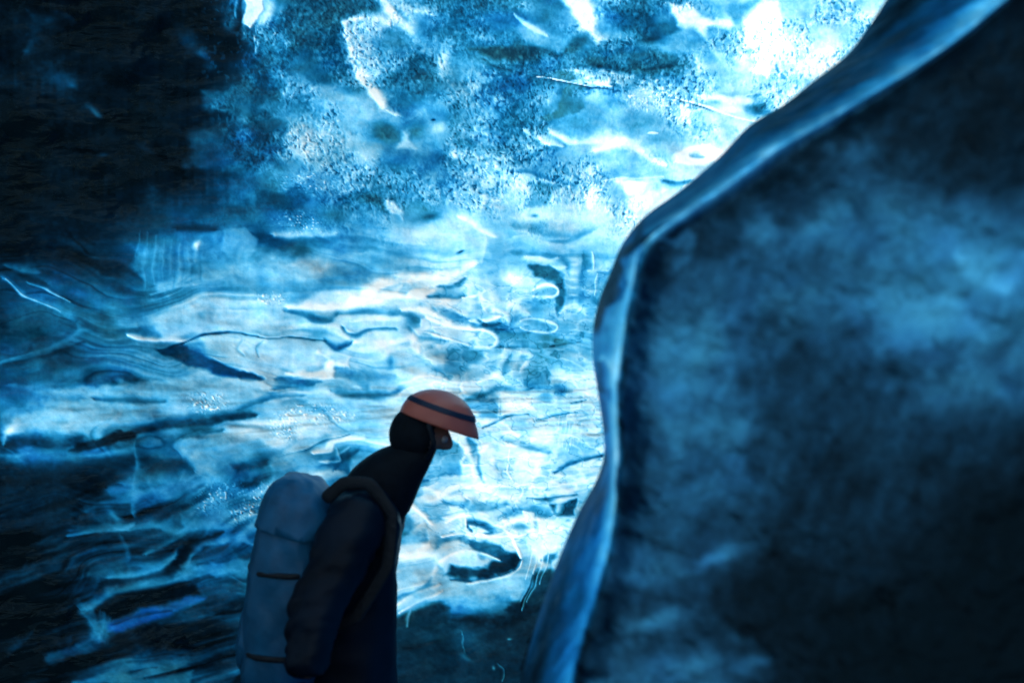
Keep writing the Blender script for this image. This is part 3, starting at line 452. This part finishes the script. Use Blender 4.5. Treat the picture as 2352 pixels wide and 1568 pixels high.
# ---------------------------------------------------------------- near ice: hidden return, band, rim, face
def near_field(X, Y, s_band, s_face, T):
    """s_band 0..1 between outline and rim, s_face >0 beyond the rim"""
    B = np.full(X.shape, 26.0)
    F = Field(X, Y, B, wob=0); F.WX = X+fbm(X/70, Y/70, 501, 3)*26; F.WY = Y+fbm(X/70, Y/70, 503, 3)*26
    S, E, P = F.S, F.E, F.P
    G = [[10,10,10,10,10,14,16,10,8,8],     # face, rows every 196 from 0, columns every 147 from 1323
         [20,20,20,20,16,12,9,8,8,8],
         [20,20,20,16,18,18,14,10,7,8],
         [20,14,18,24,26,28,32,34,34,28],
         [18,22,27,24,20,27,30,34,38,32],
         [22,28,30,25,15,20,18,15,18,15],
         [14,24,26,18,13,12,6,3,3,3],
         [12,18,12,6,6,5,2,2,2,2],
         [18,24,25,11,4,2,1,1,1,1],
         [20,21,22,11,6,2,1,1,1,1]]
    f = bicubic_grid(G, (F.WX-1323)/147, F.WY/196*1.0)
    ox = 1323
    f = f*.92*(1+.42*fbm(X/150+Y/260, Y/110, 511, 4, .55)+.22*fbm((X+Y*.3)/26, (Y-X*.2)/60, 512, 3))+fbm(X/30, Y/42, 513, 3)*2
    F.B = f; S, E, P = F.S, F.E, F.P
    S('L',12,30,.8,[(1040,130),(960,300),(900,480),(820,620)]); E('L',46,(1500,60),300,110,10,.6); S('L',48,26,.6,[(1640,20),(1720,100),(1760,150)]); E('L',36,(1820,370),80,30,30,.7)
    E('L',42,(500,180),170,120,0,.6); S('L',40,24,.7,[(480,480),(520,620)]); E('L',38,(560,420),160,90,0,.5); E('L',40,(700,1060),110,26,-20,.8); E('L',36,(360,1100),140,60,0,.6); E('L',40,(420,1330),130,40,-10,.7); E('L',34,(830,1480),70,30,-20,.7); E('L',38,(560,1500),100,30,-20,.6); E('L',46,(200,1560),50,20,0,.7); E('L',30,(780,1370),60,24,20,.5)
    E('K',40,(1700,1220),360,220,25,.55); S('K',56,40,.7,[(1880,1340),(1990,1440),(2110,1530)]); S('K',44,40,.5,[(1250,1000),(1200,1150),(1000,1250)]); E('K',40,(1320,780),160,50,10,.45); E('K',10,(2100,850),260,120,-5,.8); E('K',12,(1700,700),200,60,-20,.5); E('K',38,(850,1200),90,60,0,.5); E('K',16,(1150,1440),200,60,0,.5)  # wide pale ellipses paint a sheen of light on the face
    S('K',36,26,.7,[(340,1260),(450,1230),(480,1290),(400,1390)]); S('K',40,30,.7,[(300,1240),(200,1350),(150,1560)]); E('K',14,(330,1400),60,60,0,.6)
    S('K',9,30,.9,[(1500,560),(1250,680),(1050,790),(860,910),(700,1000),(560,1090)],p=1.2,taper=.2); S('K',6,18,.95,[(520,1130),(440,1170),(360,1210)]); S('K',5,16,.95,[(310,1270),(220,1300),(150,1330),(110,1380)]); S('K',10,30,.7,[(2100,150),(1850,330),(1600,500)])
    S('L',6,11,.95,[(330,30),(310,120),(292,250),(290,400),(290,600),(286,760),(270,900),(240,1060),(190,1260),(140,1420),(128,1568)],p=1.4,taper=.1)  # shade of the trough behind the rim, put into the colour
    face = F.B
    # band between outline and rim
    top = 1-sstep(430, 640, Y); mid = sstep(480, 640, Y)*(1-sstep(1050, 1180, Y)); bot = sstep(1050, 1180, Y)
    rip = fbm_al(T*26+s_band*1.2, s_band*5.5+T*20, 521, 3, .6)
    band = 15+rip*13*top+top*20*sstep(200, 430, Y)+mid*26+bot*3+fbm(X/40, Y/70, 523, 3)*6
    G2 = Field(X, Y, band, wob=0); G2.WX = F.WX*.4+X*.6; G2.WY = F.WY*.4+Y*.6
    G2.E('K',13,(1400,160),170,60,-50,.7); G2.S('K',12,16,.8,[(1180,380),(1100,420),(1030,480),(900,600)]); G2.S('K',48,40,.6,[(250,1130),(450,960),(620,850)])
    G2.P('K',4,14,.95,[(110,1290),(70,1340),(30,1440),(-20,1567),(60,1567),(100,1480),(130,1360)]); G2.P('L',4,10,.9,[(190,0),(175,110),(210,90),(230,30),(300,-10),(330,-60),(200,-60)]); G2.E('L',52,(220,140),40,70,0,.6); G2.E('L',56,(235,70),30,24,0,.5)
    G2.S('L',16,12,.85,[(190,265),(205,340),(220,430),(225,540)],p=1.2); G2.S('L',66,9,.8,[(195,250),(215,245),(240,290)]); G2.P('L',22,12,.8,[(216,600),(190,730),(110,880),(60,1000),(10,1150),(60,1200),(150,1100),(190,900),(215,740)],hue=.25); G2.S('L',40,7,.7,[(90,890),(40,1010),(0,1130)]); G2.S('L',44,14,.5,[(190,900),(150,1050),(80,1250)]); G2.S('L',14,10,.6,[(180,760),(205,700),(216,640)])
    band = G2.B
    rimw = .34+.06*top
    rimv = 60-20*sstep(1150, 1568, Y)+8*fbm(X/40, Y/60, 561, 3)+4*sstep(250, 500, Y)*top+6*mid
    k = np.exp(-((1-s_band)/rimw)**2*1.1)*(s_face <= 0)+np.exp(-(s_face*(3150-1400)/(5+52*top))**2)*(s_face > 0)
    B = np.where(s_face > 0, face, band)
    B = B+(rimv-B)*np.clip(k, 0, 1)*.95  # highlight along the crest, painted in as a paler tone
    bf = (s_face <= 0)
    # meltwater pits along the bend and grey streaks on the lip
    pit = sstep(.12, .42, fbm(X/42, Y/60, 551, 3, .6))*(sstep(470, 600, Y)*(1-sstep(820, 960, Y)))*(1-sstep(.72, .95, s_band)); B -= bf*pit*30
    hole = np.zeros(X.shape)
    for cx, cy, rx, ry, an in ((1386,655,13,42,14),(1400,600,24,16,-40),(1372,735,9,30,8),(1500,540,50,9,-32),(1440,575,34,9,-38),(1376,700,12,30,10)):
        a = math.radians(an); q = np.hypot(((X-cx)*math.cos(a)+(Y-cy)*math.sin(a))/rx, (-(X-cx)*math.sin(a)+(Y-cy)*math.cos(a))/ry); q = q*(1+.3*fbm(X/22, Y/22, 553, 2)); hole = np.maximum(hole, np.exp(-q**3*.6))
    B += (5-B)*hole*.9*(s_band < .995)
    B += bf*fbm_al(T*60+s_band*2, s_band*9+T*34, 555, 3, .6)*9*top
    B += bf*fbm_al(T*20, s_band*4, 557, 3, .6)*9*(1-top)
    B += (~bf)*fbm(X/26+Y/60, Y/38, 559, 4, .65)*3
    B += fbm(X/5, Y/6, 531, 2)*2.4
    hue = np.clip(.30+.2*fbm(X/90, Y/90, 541, 3)-.35*(s_face > 0), -1, 1)
    return np.clip(B, 2, 84), hue
sr = np.linspace(1, 0, 26)[:-1]; sb = np.linspace(0, 1, 64)[:-1]; sf = np.concatenate([np.linspace(0, .08, 24)[:-1], np.linspace(.08, 1, 300)])
cols = []; SB = []; SF = []; DD = []
dtop = (1-sstep(-200, 700, PS[:, 1]))
Dsil = 1.95-.15*dtop; Drid = 1.60-.10*dtop; Dout = 1.02+0*dtop
for s in sr:      # return to the back wall: ends on the wall's own edge
    yb = PS[:, 1]; xe = sil_x(yb)+150.0; x = PS[:, 0]+(xe-PS[:, 0])*(s**1.6); d = 1/((1-s)/Dsil+s/(wall_depth(xe, yb)+.03)) if s > 0 else Dsil
    cols.append(np.stack([x, yb], -1)); DD.append(d); SB.append(0*x); SF.append(0*x)
for s in sb:
    p = PS+(PR-PS)*s; cols.append(p); DD.append(Dsil+(Drid-Dsil)*(math.sin(math.pi/2*s)**.75)+.012*np.sin(np.pi*s)); SB.append(0*p[:, 0]+s); SF.append(0*p[:, 0])
for s in sf:
    p = PR+(PO-PR)*s; cols.append(p)
    DD.append(Drid+(Dout-Drid)*s+.10*(1-np.exp(-(s/.035)**2))*np.exp(-s/.16)+.10*np.sin(np.pi*min(s*1.3, 1))**2*.6); SB.append(0*p[:, 0]+1); SF.append(0*p[:, 0]+max(s, 1e-5 if s == 0 else s)*(s > 0))
PP = np.stack(cols, 1); DN = np.stack(DD, 1); SBm = np.stack(SB, 1); SFm = np.stack(SF, 1)
TT = np.linspace(0, 1, len(tt))[:, None]+0*SBm; TT = tt[:, None]+0*SBm
Bn, Hn = near_field(PP[..., 0], PP[..., 1], SBm, SFm, TT)
ret = np.zeros(Bn.shape, bool); ret[:, :25] = True
Bn = np.where(ret, 30+fbm(PP[..., 0]/60, PP[..., 1]/60, 601, 4)*14, Bn)
rel = fbm(PP[..., 0]/120, PP[..., 1]/100, 611, 4)*.020*np.where(SFm > 0, 1, .2)+fbm_al(TT*40+SBm*2, SBm*5+TT*26, 613, 2)*.012*(SFm <= 0)*np.sin(np.pi*SBm)+fbm(PP[..., 0]/30, PP[..., 1]/30, 615, 3)*.004
Pn = at(PP[..., 0], PP[..., 1], DN-rel)
Nn = grid_normals(Pn)
if Nn[250, 250, 1] > 0: Nn = -Nn
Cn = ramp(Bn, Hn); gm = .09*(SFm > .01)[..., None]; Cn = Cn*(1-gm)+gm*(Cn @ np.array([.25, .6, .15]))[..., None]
near = root_at('ice_wall', (0, 0, 0))
tag(near, 'dark blue out of focus ice wall filling the right side, with a pale curving rim', 'ice wall')
nf = (Pn.shape[0]-1, Pn.shape[1]-1); ci = np.arange(nf[1])[None, :]+np.zeros(nf)
i_rim0 = 25+44; i_face = 25+63+6
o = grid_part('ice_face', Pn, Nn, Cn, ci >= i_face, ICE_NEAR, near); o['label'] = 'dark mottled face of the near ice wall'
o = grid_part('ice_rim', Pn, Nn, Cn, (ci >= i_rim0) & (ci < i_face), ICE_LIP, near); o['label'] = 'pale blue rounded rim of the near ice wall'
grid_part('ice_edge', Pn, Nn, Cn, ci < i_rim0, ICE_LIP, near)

# ---------------------------------------------------------------- the rest of the chamber and its floor
def rough_shell():
    back_left = Pw[:, 0]; face_edge = Pn[:, -1]
    top_ring = list(map(Vector, Pw[0, ::40])) + list(map(Vector, Pn[0, ::6]))+[Vector(Pn[0, -1])]
    bm = bmesh.new(); hs = np.linspace(0, 1, 30)
    def column(a, b): return [bm.verts.new(Vector(a).lerp(Vector(b), t)) for t in hs]
    lt, lb = Pw[0, 0], Pw[-1, 0]; rt, rb = Pn[0, -1], Pn[-1, -1]
    way = [(lt, lb), ((-4.2, .6, lt[2]), (-4.0, .6, -.1)), ((-3.9, -1.6, 3.9), (-3.6, -1.6, -.1)), ((-1.6, -3.2, 3.9), (-1.6, -3.0, -.1)), ((1.4, -3.2, 3.8), (1.4, -3.0, -.1)), ((2.6, -1.2, 3.4), (2.5, -1.2, -.1)), (rt, rb)]
    cs = []
    for i in range(len(way)-1):
        for k in range(12):
            t = k/12; a = Vector(way[i][0]).lerp(Vector(way[i+1][0]), t); b = Vector(way[i][1]).lerp(Vector(way[i+1][1]), t); cs.append(column(a, b))
    cs.append(column(*way[-1]))
    for i in range(len(cs)):
        for k, v in enumerate(cs[i]):
            if 0 < i < len(cs)-1:
                q = np.array([v.co.x*1.1, v.co.y*1.1]); n = float(fbm(np.array([q[0]+q[1]*.7]), np.array([v.co.z*1.3]), 701, 4)[0])
                v.co.x *= 1+.10*n; v.co.y *= 1+.10*n
    for i in range(len(cs)-1):       # unseen opening added behind the camera to let in sky light
        for k in range(len(hs)-1):
            if 34 <= i < 62 and 2+(i*7 % 3) <= k < 25-(i*5 % 3): continue
            bm.faces.new((cs[i][k], cs[i+1][k], cs[i+1][k+1], cs[i][k+1]))
    ring = [bm.verts.new(p) for p in top_ring]+[c[0] for c in reversed(cs[1:-1])]
    # roof: rings shrinking to an apex
    prev = ring; apex = Vector((0, .6, max(v.co.z for v in ring)+.5)); 
    for s in (.75, .5, .25):
        cur = [bm.verts.new(apex.lerp(v.co, s)+Vector((0, 0, .35*math.sin(math.pi*s)*0+.08*math.sin(7*v.co.x+5*v.co.y)))) for v in ring]
        for i in range(len(ring)):
            j = (i+1) % len(ring); bm.faces.new((prev[i], prev[j], cur[j], cur[i]))
        prev = cur
    av = bm.verts.new(apex)
    for i in range(len(ring)): bm.faces.new((prev[i], prev[(i+1) % len(ring)], av))
    for f in bm.faces: f.smooth = True
    me = bpy.data.meshes.new('cave_shell'); bm.to_mesh(me); bm.free(); me.materials.append(FILL_ICE)
    o = bpy.data.objects.new('cave_shell', me); COL.objects.link(o); tag(o, kind='structure')
rough_shell()
gx, gy = np.meshgrid(np.linspace(-6, 6, 90), np.linspace(-6, 8, 100))
gz = fbm(gx*1.2, gy*1.2, 801, 4)*.05; 
Pg = np.stack([gx, gy, gz], -1); Ng = grid_normals(Pg); Ng = Ng*np.sign(Ng[..., 2:3])
tag(grid_part('ground', Pg, Ng, np.zeros(Pg.shape)+.05, np.ones((99, 89), bool), GRIT), kind='structure')

# ---------------------------------------------------------------- the walker
def J(px, py, d): return Vector(at(np.float64(px), np.float64(py), d))
def skin_mesh(name, verts, edges, radii, mat, parent=None, sub=2, root=0):
    me = bpy.data.meshes.new(name); me.from_pydata([tuple(v) for v in verts], edges, []); o = bpy.data.objects.new(name, me); COL.objects.link(o)
    md = o.modifiers.new('Skin', 'SKIN'); md.use_smooth_shade = True; md.branch_smoothing = .6
    for i, r in enumerate(radii):
        sv = me.skin_vertices[0].data[i]; sv.radius = r if isinstance(r, tuple) else (r, r); sv.use_root = (i == root)
    ss = o.modifiers.new('Sub', 'SUBSURF'); ss.levels = sub; ss.render_levels = sub
    dg = bpy.context.evaluated_depsgraph_get(); dg.update(); nm = bpy.data.meshes.new_from_object(o.evaluated_get(dg))
    o.modifiers.clear(); o.data = nm; nm.name = name; nm.materials.clear(); nm.materials.append(mat)
    for p in nm.polygons: p.use_smooth = True
    o.parent = parent; return o
SKIN = plain_material('skin', (.32, .17, .12), .5, .12, 40, .1)
JACKET = plain_material('waterproof_jacket', (.002, .010, .026), .5, .35, 9, .5, .25, .0)
TROUSER = plain_material('dark_trousers', (.008, .011, .016), .6, .3, 14, .5)
GLOVE = plain_material('black_gloves', (.005, .010, .017), .7, .3, 40, .4, .2)
PACKM = plain_material('blue_pack_fabric', (.008, .14, .30), .5, .25, 18, .5)
STRAPM = plain_material('dark_webbing', (.004, .009, .018), .6, .2, 60, .4)
CORAL = plain_material('coral_helmet_shell', (1.0, .26, .19), .38, .06, 12, .05, .5, .3, .2)
NAVY = plain_material('navy_band', (.012, .03, .075), .45, .15, 40, .2)
BOOT = plain_material('leather_boots', (.03, .02, .015), .5, .3, 25, .4)

pel, ab, chest, up, neck = J(812,1625,2.72), J(812,1480,2.71), J(815,1330,2.70), J(836,1205,2.70), J(888,1105,2.70)
hb, hc, ht = J(934,1040,2.70), J(968,990,2.70), J(990,950,2.70)
shR, shL = J(828,1180,2.55), J(846,1180,2.85)
elR, wrR, hdR = J(722,1405,2.47), J(700,1560,2.42), J(694,1620,2.40)
elL, wrL, hdL = J(830,1420,2.93), J(822,1575,2.90), J(818,1630,2.90)
hipR, hipL = pel+Vector((0, -.09, -.03)), pel+Vector((0, .09, -.03))
knR, knL = Vector((-.44, 2.62, .44)), Vector((-.22, 2.82, .46))
anR, anL = Vector((-.70, 2.62, .13)), Vector((-.30, 2.82, .10))
toR, toL = anR+Vector((.17, 0, -.085)), anL+Vector((.19, 0, -.06))
person = root_at('person', (pel.x, pel.y, 0))
tag(person, 'person in dark jacket walking stooped past the glowing ice wall, coral helmet on head', 'person')
person_inv = Matrix.Translation(-person.location)
def P_(o): o.parent = person; o.matrix_parent_inverse = person_inv; return o
# body: one continuous surface
V = [pel, ab, chest, up, neck, hb, hc, ht]; R = [.115,.11,.115,.095,.052,.068,.076,.062]; Ed = [(i, i+1) for i in range(7)]
def chain(start, pts, rad):
    k = start
    for p, r in zip(pts, rad): V.append(Vector(p)); R.append(r); Ed.append((k, len(V)-1)); k = len(V)-1
    return k
chain(3, [shR, shR.lerp(elR, .5), elR, elR.lerp(wrR, .4), wrR], [.062,.052,.042,.041,.028])
chain(3, [shL, shL.lerp(elL, .5), elL, elL.lerp(wrL, .4), wrL], [.062,.052,.042,.041,.028])
chain(0, [hipR, hipR.lerp(knR, .5), knR, knR.lerp(anR, .35), anR, toR], [.09,.078,.055,.056,.038,.034])
chain(0, [hipL, hipL.lerp(knL, .5), knL, knL.lerp(anL, .35), anL, toL], [.09,.078,.055,.056,.038,.034])
fwd = Vector((math.cos(.35), 0, -math.sin(.35))); upv = Vector((math.sin(.35), 0, math.cos(.35)))
chain(6, [hc+fwd*.060-upv*.004, hc+fwd*.093-upv*.014], [.034, .010]); chain(5, [hb+fwd*.070-upv*.004], [.034])
P_(skin_mesh('body', V, Ed, R, SKIN))
# head details
def blob(name, c, r, mat, sub=2):
    bm = bmesh.new(); bmesh.ops.create_icosphere(bm, subdivisions=sub, radius=1); 
    for v in bm.verts: v.co = Vector(c)+Vector((v.co.x*r[0], v.co.y*r[1], v.co.z*r[2]))
    for f in bm.faces: f.smooth = True
    me = bpy.data.meshes.new(name); bm.to_mesh(me); bm.free(); me.materials.append(mat); o = bpy.data.objects.new(name, me); COL.objects.link(o); return o
for s in (-1, 1):
    P_(blob('eye', hc+fwd*.064+upv*.004+Vector((0, s*.030, 0)), (.011,.011,.011), plain_material('eye', (.5,.5,.5), .2)))
    pass

# clothing on the same joints
V = [pel+Vector((-.01,0,-.16)), pel, ab, chest, up, neck+Vector((-.012,0,.0)), neck.lerp(hb, .55)]; R = [.132,.128,.122,.125,.120,.090,.080]; Ed = [(i, i+1) for i in range(6)]
chain(4, [shR, shR.lerp(elR, .3), shR.lerp(elR, .65), elR, elR.lerp(wrR, .35), elR.lerp(wrR, .7), wrR], [.088,.080,.068,.073,.060,.056,.050])
chain(4, [shL, shL.lerp(elL, .3), shL.lerp(elL, .65), elL, elL.lerp(wrL, .35), elL.lerp(wrL, .7), wrL], [.088,.080,.068,.070,.060,.056,.050])
jk = P_(skin_mesh('jacket', V, Ed, R, JACKET, sub=3)); jk['label'] = 'very dark blue waterproof jacket'
jm = jk.data; n = len(jm.vertices); co = np.zeros(n*3); jm.vertices.foreach_get('co', co); co = co.reshape(-1, 3); no = np.zeros(n*3); jm.vertices.foreach_get('normal', no); no = no.reshape(-1, 3)
co += no*(fbm((co[:, 0]+co[:, 2]*.5)*16, (co[:, 2]-co[:, 0]*.6+co[:, 1])*26, 901, 3)*.011)[:, None]; jm.vertices.foreach_set('co', co.ravel()); jm.update()
V = [pel+Vector((0,0,.02))]; R = [.095]; Ed = []
for h, k, a in ((hipR, knR, anR), (hipL, knL, anL)): chain(0, [h, h.lerp(k, .5), k, k.lerp(a, .4), a+Vector((0,0,.04))], [.090,.088,.074,.072,.060])
P_(skin_mesh('trousers', V, Ed, R, TROUSER))
for a, t in ((anR, toR), (anL, toL)):
    V = [a+Vector((0,0,.09)), a, a+Vector((-.035,0,-.05)), t-Vector((.06,0,.0)), t+Vector((.03,0,0))]; R = [.056,.058,.05,.047,.04]; Ed = [(0,1),(1,2),(1,3),(3,4)]
    P_(skin_mesh('boot', V, Ed, R, BOOT))
def glove(w, h, side):
    d = (h-w).normalized(); s = Vector((0, 1, 0)); s = (s-d*s.dot(d)).normalized(); n_ = d.cross(s)*side
    V = [w, w+d*.035, w+d*.075]; R = [(.034,.034),(.042,.026),(.044,.022)]; Ed = [(0,1),(1,2)]
    for k, (o_, L) in enumerate(((-.032,.070),(-.011,.080),(.011,.075),(.031,.058))):
        b = w+d*.080+s*o_; p1 = b+d*L*.35-n_*.006; p2 = p1+d*L*.30-n_*.018; p3 = p2+d*L*.15-n_*.024
        V += [b, p1, p2, p3]; R += [.012,.0105,.0098,.0085]; i = len(V)-4; Ed += [(2,i),(i,i+1),(i+1,i+2),(i+2,i+3)]
    b = w+d*.03+s*side*-.042; V += [b, b+d*.03-s*side*.018-n_*.012, b+d*.058-s*side*.02-n_*.026]; R += [.015,.013,.011]; i = len(V)-3; Ed += [(1,i),(i,i+1),(i+1,i+2)]
    P_(skin_mesh('glove', V, Ed, R, GLOVE))
glove(wrR, hdR, 1); glove(wrL, hdL, -1)
# snug hood under the helmet
bm = bmesh.new(); bmesh.ops.create_icosphere(bm, subdivisions=4, radius=1)
hdc = hc-fwd*.004
for v in bm.verts:
    q = v.co.copy(); v.co = hdc+fwd*q.x*.078+Vector((0, 1, 0))*q.y*.072+upv*(q.z*.080-.010)
gone = [v for v in bm.verts if (v.co-hdc).dot(fwd) > .045]; bmesh.ops.delete(bm, geom=gone, context='VERTS')
for f in bm.faces: f.smooth = True
me = bpy.data.meshes.new('hood'); bm.to_mesh(me); bm.free(); me.materials.append(GLOVE); ho = bpy.data.objects.new('hood', me); COL.objects.link(ho); P_(ho)
P_(skin_mesh('neck_gaiter', [up+Vector((0,0,.03)), neck, neck.lerp(hb, .6), hb+Vector((.012,0,.015)), hb+fwd*.07+upv*.012, hc-fwd*.02], [(0,1),(1,2),(2,3),(3,4),(3,5)], [.115,.100,.090,.086,.046,.080], GLOVE))
# helmet
hcen = J(1006,972,2.70); a_ = math.radians(19); hf = Vector((math.cos(a_), 0, -math.sin(a_))); hu = Vector((math.sin(a_), 0, math.cos(a_)))
def helmet_grid(name, th0, th1, grow, mat, peak=0, nt=26, nph=72, thick=.006):
    bm = bmesh.new(); lay = []
    for g in (grow, grow-thick):
        rows = []
        for i in range(nt+1):
            th = th0+(th1-th0)*i/nt; row = []
            for k in range(nph):
                ph = 2*math.pi*k/nph; c, s = math.cos(ph), math.sin(ph)
                fx_ = .100 if c > 0 else .106
                r = math.cos(th); pk = peak*max(c, 0)**2*max(0, 1-th/.35)
                rid = 1+.018*math.cos(ph*5)**2*math.sin(2*th) if name == 'shell' else 1
                row.append(bm.verts.new(hcen+hf*((fx_+g)*r*c*rid+pk)+Vector((0, (.084+g)*r*s*rid, 0))+hu*((.088+g)*math.sin(th)+pk*-.25)))
            rows.append(row)
        lay.append(rows)
    for rows in lay:
        for i in range(nt):
            for k in range(nph): bm.faces.new((rows[i][k], rows[i][(k+1) % nph], rows[i+1][(k+1) % nph], rows[i+1][k]))
    for e in ((0, nt) if th1 < 1.5 else (0,)):
        for k in range(nph): bm.faces.new((lay[0][e][k], lay[1][e][k], lay[1][e][(k+1) % nph], lay[0][e][(k+1) % nph]))
    bmesh.ops.remove_doubles(bm, verts=bm.verts, dist=1e-5); bmesh.ops.recalc_face_normals(bm, faces=bm.faces)
    for f in bm.faces: f.smooth = True
    me = bpy.data.meshes.new(name); bm.to_mesh(me); bm.free(); me.materials.append(mat); o = bpy.data.objects.new(name, me); COL.objects.link(o); return o
helm = root_at('helmet', hcen); 
for nm, a0, a1, g, mt, pk in (('shell', 0, math.pi/2, 0, CORAL, .016), ('band', .42, .58, .003, NAVY, 0)):
    o = helmet_grid(nm, a0, a1, g, mt, pk); o.parent = helm; o.matrix_parent_inverse = Matrix.Translation(-hcen)
st = skin_mesh('chin_strap', [hcen-hf*.02-Vector((0,.088,0)), hcen+hf*.012-hu*.045-Vector((0,.084,0)), hb+fwd*.05-upv*.02-Vector((0,.04,0)), hb+fwd*.05-upv*.03, hb+fwd*.05-upv*.02+Vector((0,.04,0)), hcen+hf*.012-hu*.045+Vector((0,.084,0)), hcen-hf*.02+Vector((0,.088,0))], [(i, i+1) for i in range(6)], [(.003,.007)]*7, STRAPM); st.parent = helm; st.matrix_parent_inverse = Matrix.Translation(-hcen)
helm.parent = person; helm.matrix_parent_inverse = person_inv
helm['label'] = 'coral red climbing helmet with a dark navy band'
# backpack
pb = root_at('backpack', J(668,1240,2.68))
tag(pb, 'blue rounded backpack worn on the back of the stooping person', 'backpack')
def pbp(o): o.parent = pb; o.matrix_parent_inverse = Matrix.Translation(-pb.location); return o
def cushion(name, c, ax, half, mat, e=3.0, amp=.006):
    bm = bmesh.new(); bmesh.ops.create_icosphere(bm, subdivisions=5, radius=1); A = Matrix.Rotation(ax, 3, 'Y')
    for v in bm.verts:
        p = v.co; k = (abs(p.x)**e+abs(p.y)**e+abs(p.z)**e)**(-1/e); q = Vector((p.x*k*half[0], p.y*k*half[1], p.z*k*half[2]))
        n = float(fbm(np.array([q.x*22+q.y*9]), np.array([q.z*18+q.y*7]), 951, 3)[0]); v.co = Vector(c)+A @ (q*(1+amp/ max(half[0], .05)*n))
    for f in bm.faces: f.smooth = True
    me = bpy.data.meshes.new(name); bm.to_mesh(me); bm.free(); me.materials.append(mat); o = bpy.data.objects.new(name, me); COL.objects.link(o); return pbp(o)
pbody = cushion('pack_body', J(668,1368,2.68), .10, (.100,.16,.30), PACKM, 3.3, .005)
lid = cushion('lid', J(669,1362,2.68), .10, (.107,.167,.306), PACKM, 3.3, .005)
bm = bmesh.new(); bm.from_mesh(lid.data); bmesh.ops.bisect_plane(bm, geom=bm.verts[:]+bm.edges[:]+bm.faces[:], plane_co=J(668,1205,2.68), plane_no=(.25, 0, 1), clear_inner=True); bm.to_mesh(lid.data); bm.free()
so_ = lid.modifiers.new('Solid', 'SOLIDIFY'); so_.thickness = .006
cushion('pocket', J(588,1450,2.68), .08, (.036,.115,.12), PACKM, 2.5, .006)
for q_ in (1290, 1470):
    ring_ = []
    for k in range(28):
        a = 2*math.pi*k/28; c, s = math.cos(a), math.sin(a); e_ = (abs(c)**2.8+abs(s)**2.8)**(-1/2.8)
        ring_.append(J(668-(q_-1375)*.06, q_, 2.68)+Matrix.Rotation(.06, 3, 'Y') @ Vector((c*e_*.101, s*e_*.162, 0)))
    pbp(skin_mesh('compression_strap', ring_, [(i, (i+1) % 28) for i in range(28)], [(.0035, .008)]*28, STRAPM, sub=1))
for s in (-1, 1):
    pts = [J(742,1150,2.70+s*.11), J(790,1108,2.70+s*.125), J(850,1110,2.70+s*.135), J(900,1180,2.70+s*.14), J(890,1300,2.70+s*.15), J(815,1420,2.70+s*.15), J(740,1450,2.70+s*.13)]
    pbp(skin_mesh('strap', pts, [(i, i+1) for i in range(6)], [(.006,.019)]*7, STRAPM))

# ---------------------------------------------------------------- light, air, camera
SUN = Vector((.58, .72, .38)).normalized()
world = bpy.data.worlds.new('World'); scene.world = world; world.use_nodes = True; nt = world.node_tree
bg = nt.nodes['Background']; sky = nt.nodes.new('ShaderNodeTexSky'); sky.sky_type = 'NISHITA'; sky.sun_disc = False
sky.sun_elevation = math.asin(SUN.z); sky.sun_rotation = math.atan2(SUN.x, SUN.y)
nt.links.new(sky.outputs[0], bg.inputs['Color']); bg.inputs['Strength'].default_value = .13
sl = bpy.data.lights.new('Sun', 'SUN'); sl.energy = 4.2; sl.angle = math.radians(.5); sl.color = (1, .995, .985)
so = bpy.data.objects.new('Sun', sl); COL.objects.link(so); so.rotation_euler = (-SUN).to_track_quat('-Z', 'Y').to_euler()
cam = bpy.data.cameras.new('Camera'); cam.lens = 36; cam.sensor_width = 36; cam.clip_start = .05; cam.clip_end = 200
cam.dof.use_dof = True; cam.dof.focus_distance = 3.9; cam.dof.aperture_fstop = 2.0
co_ = bpy.data.objects.new('Camera', cam); COL.objects.link(co_); co_.location = (0, 0, CAMZ); co_.rotation_euler = (math.pi/2, 0, 0); scene.camera = co_
vs = scene.view_settings; vs.view_transform = 'Standard'; vs.look = 'None'; vs.gamma = 1; vs.exposure = EXPOSURE
scene.cycles.max_bounces = 8; scene.cycles.diffuse_bounces = 4; scene.cycles.transmission_bounces = 4; scene.cycles.sample_clamp_indirect = 6
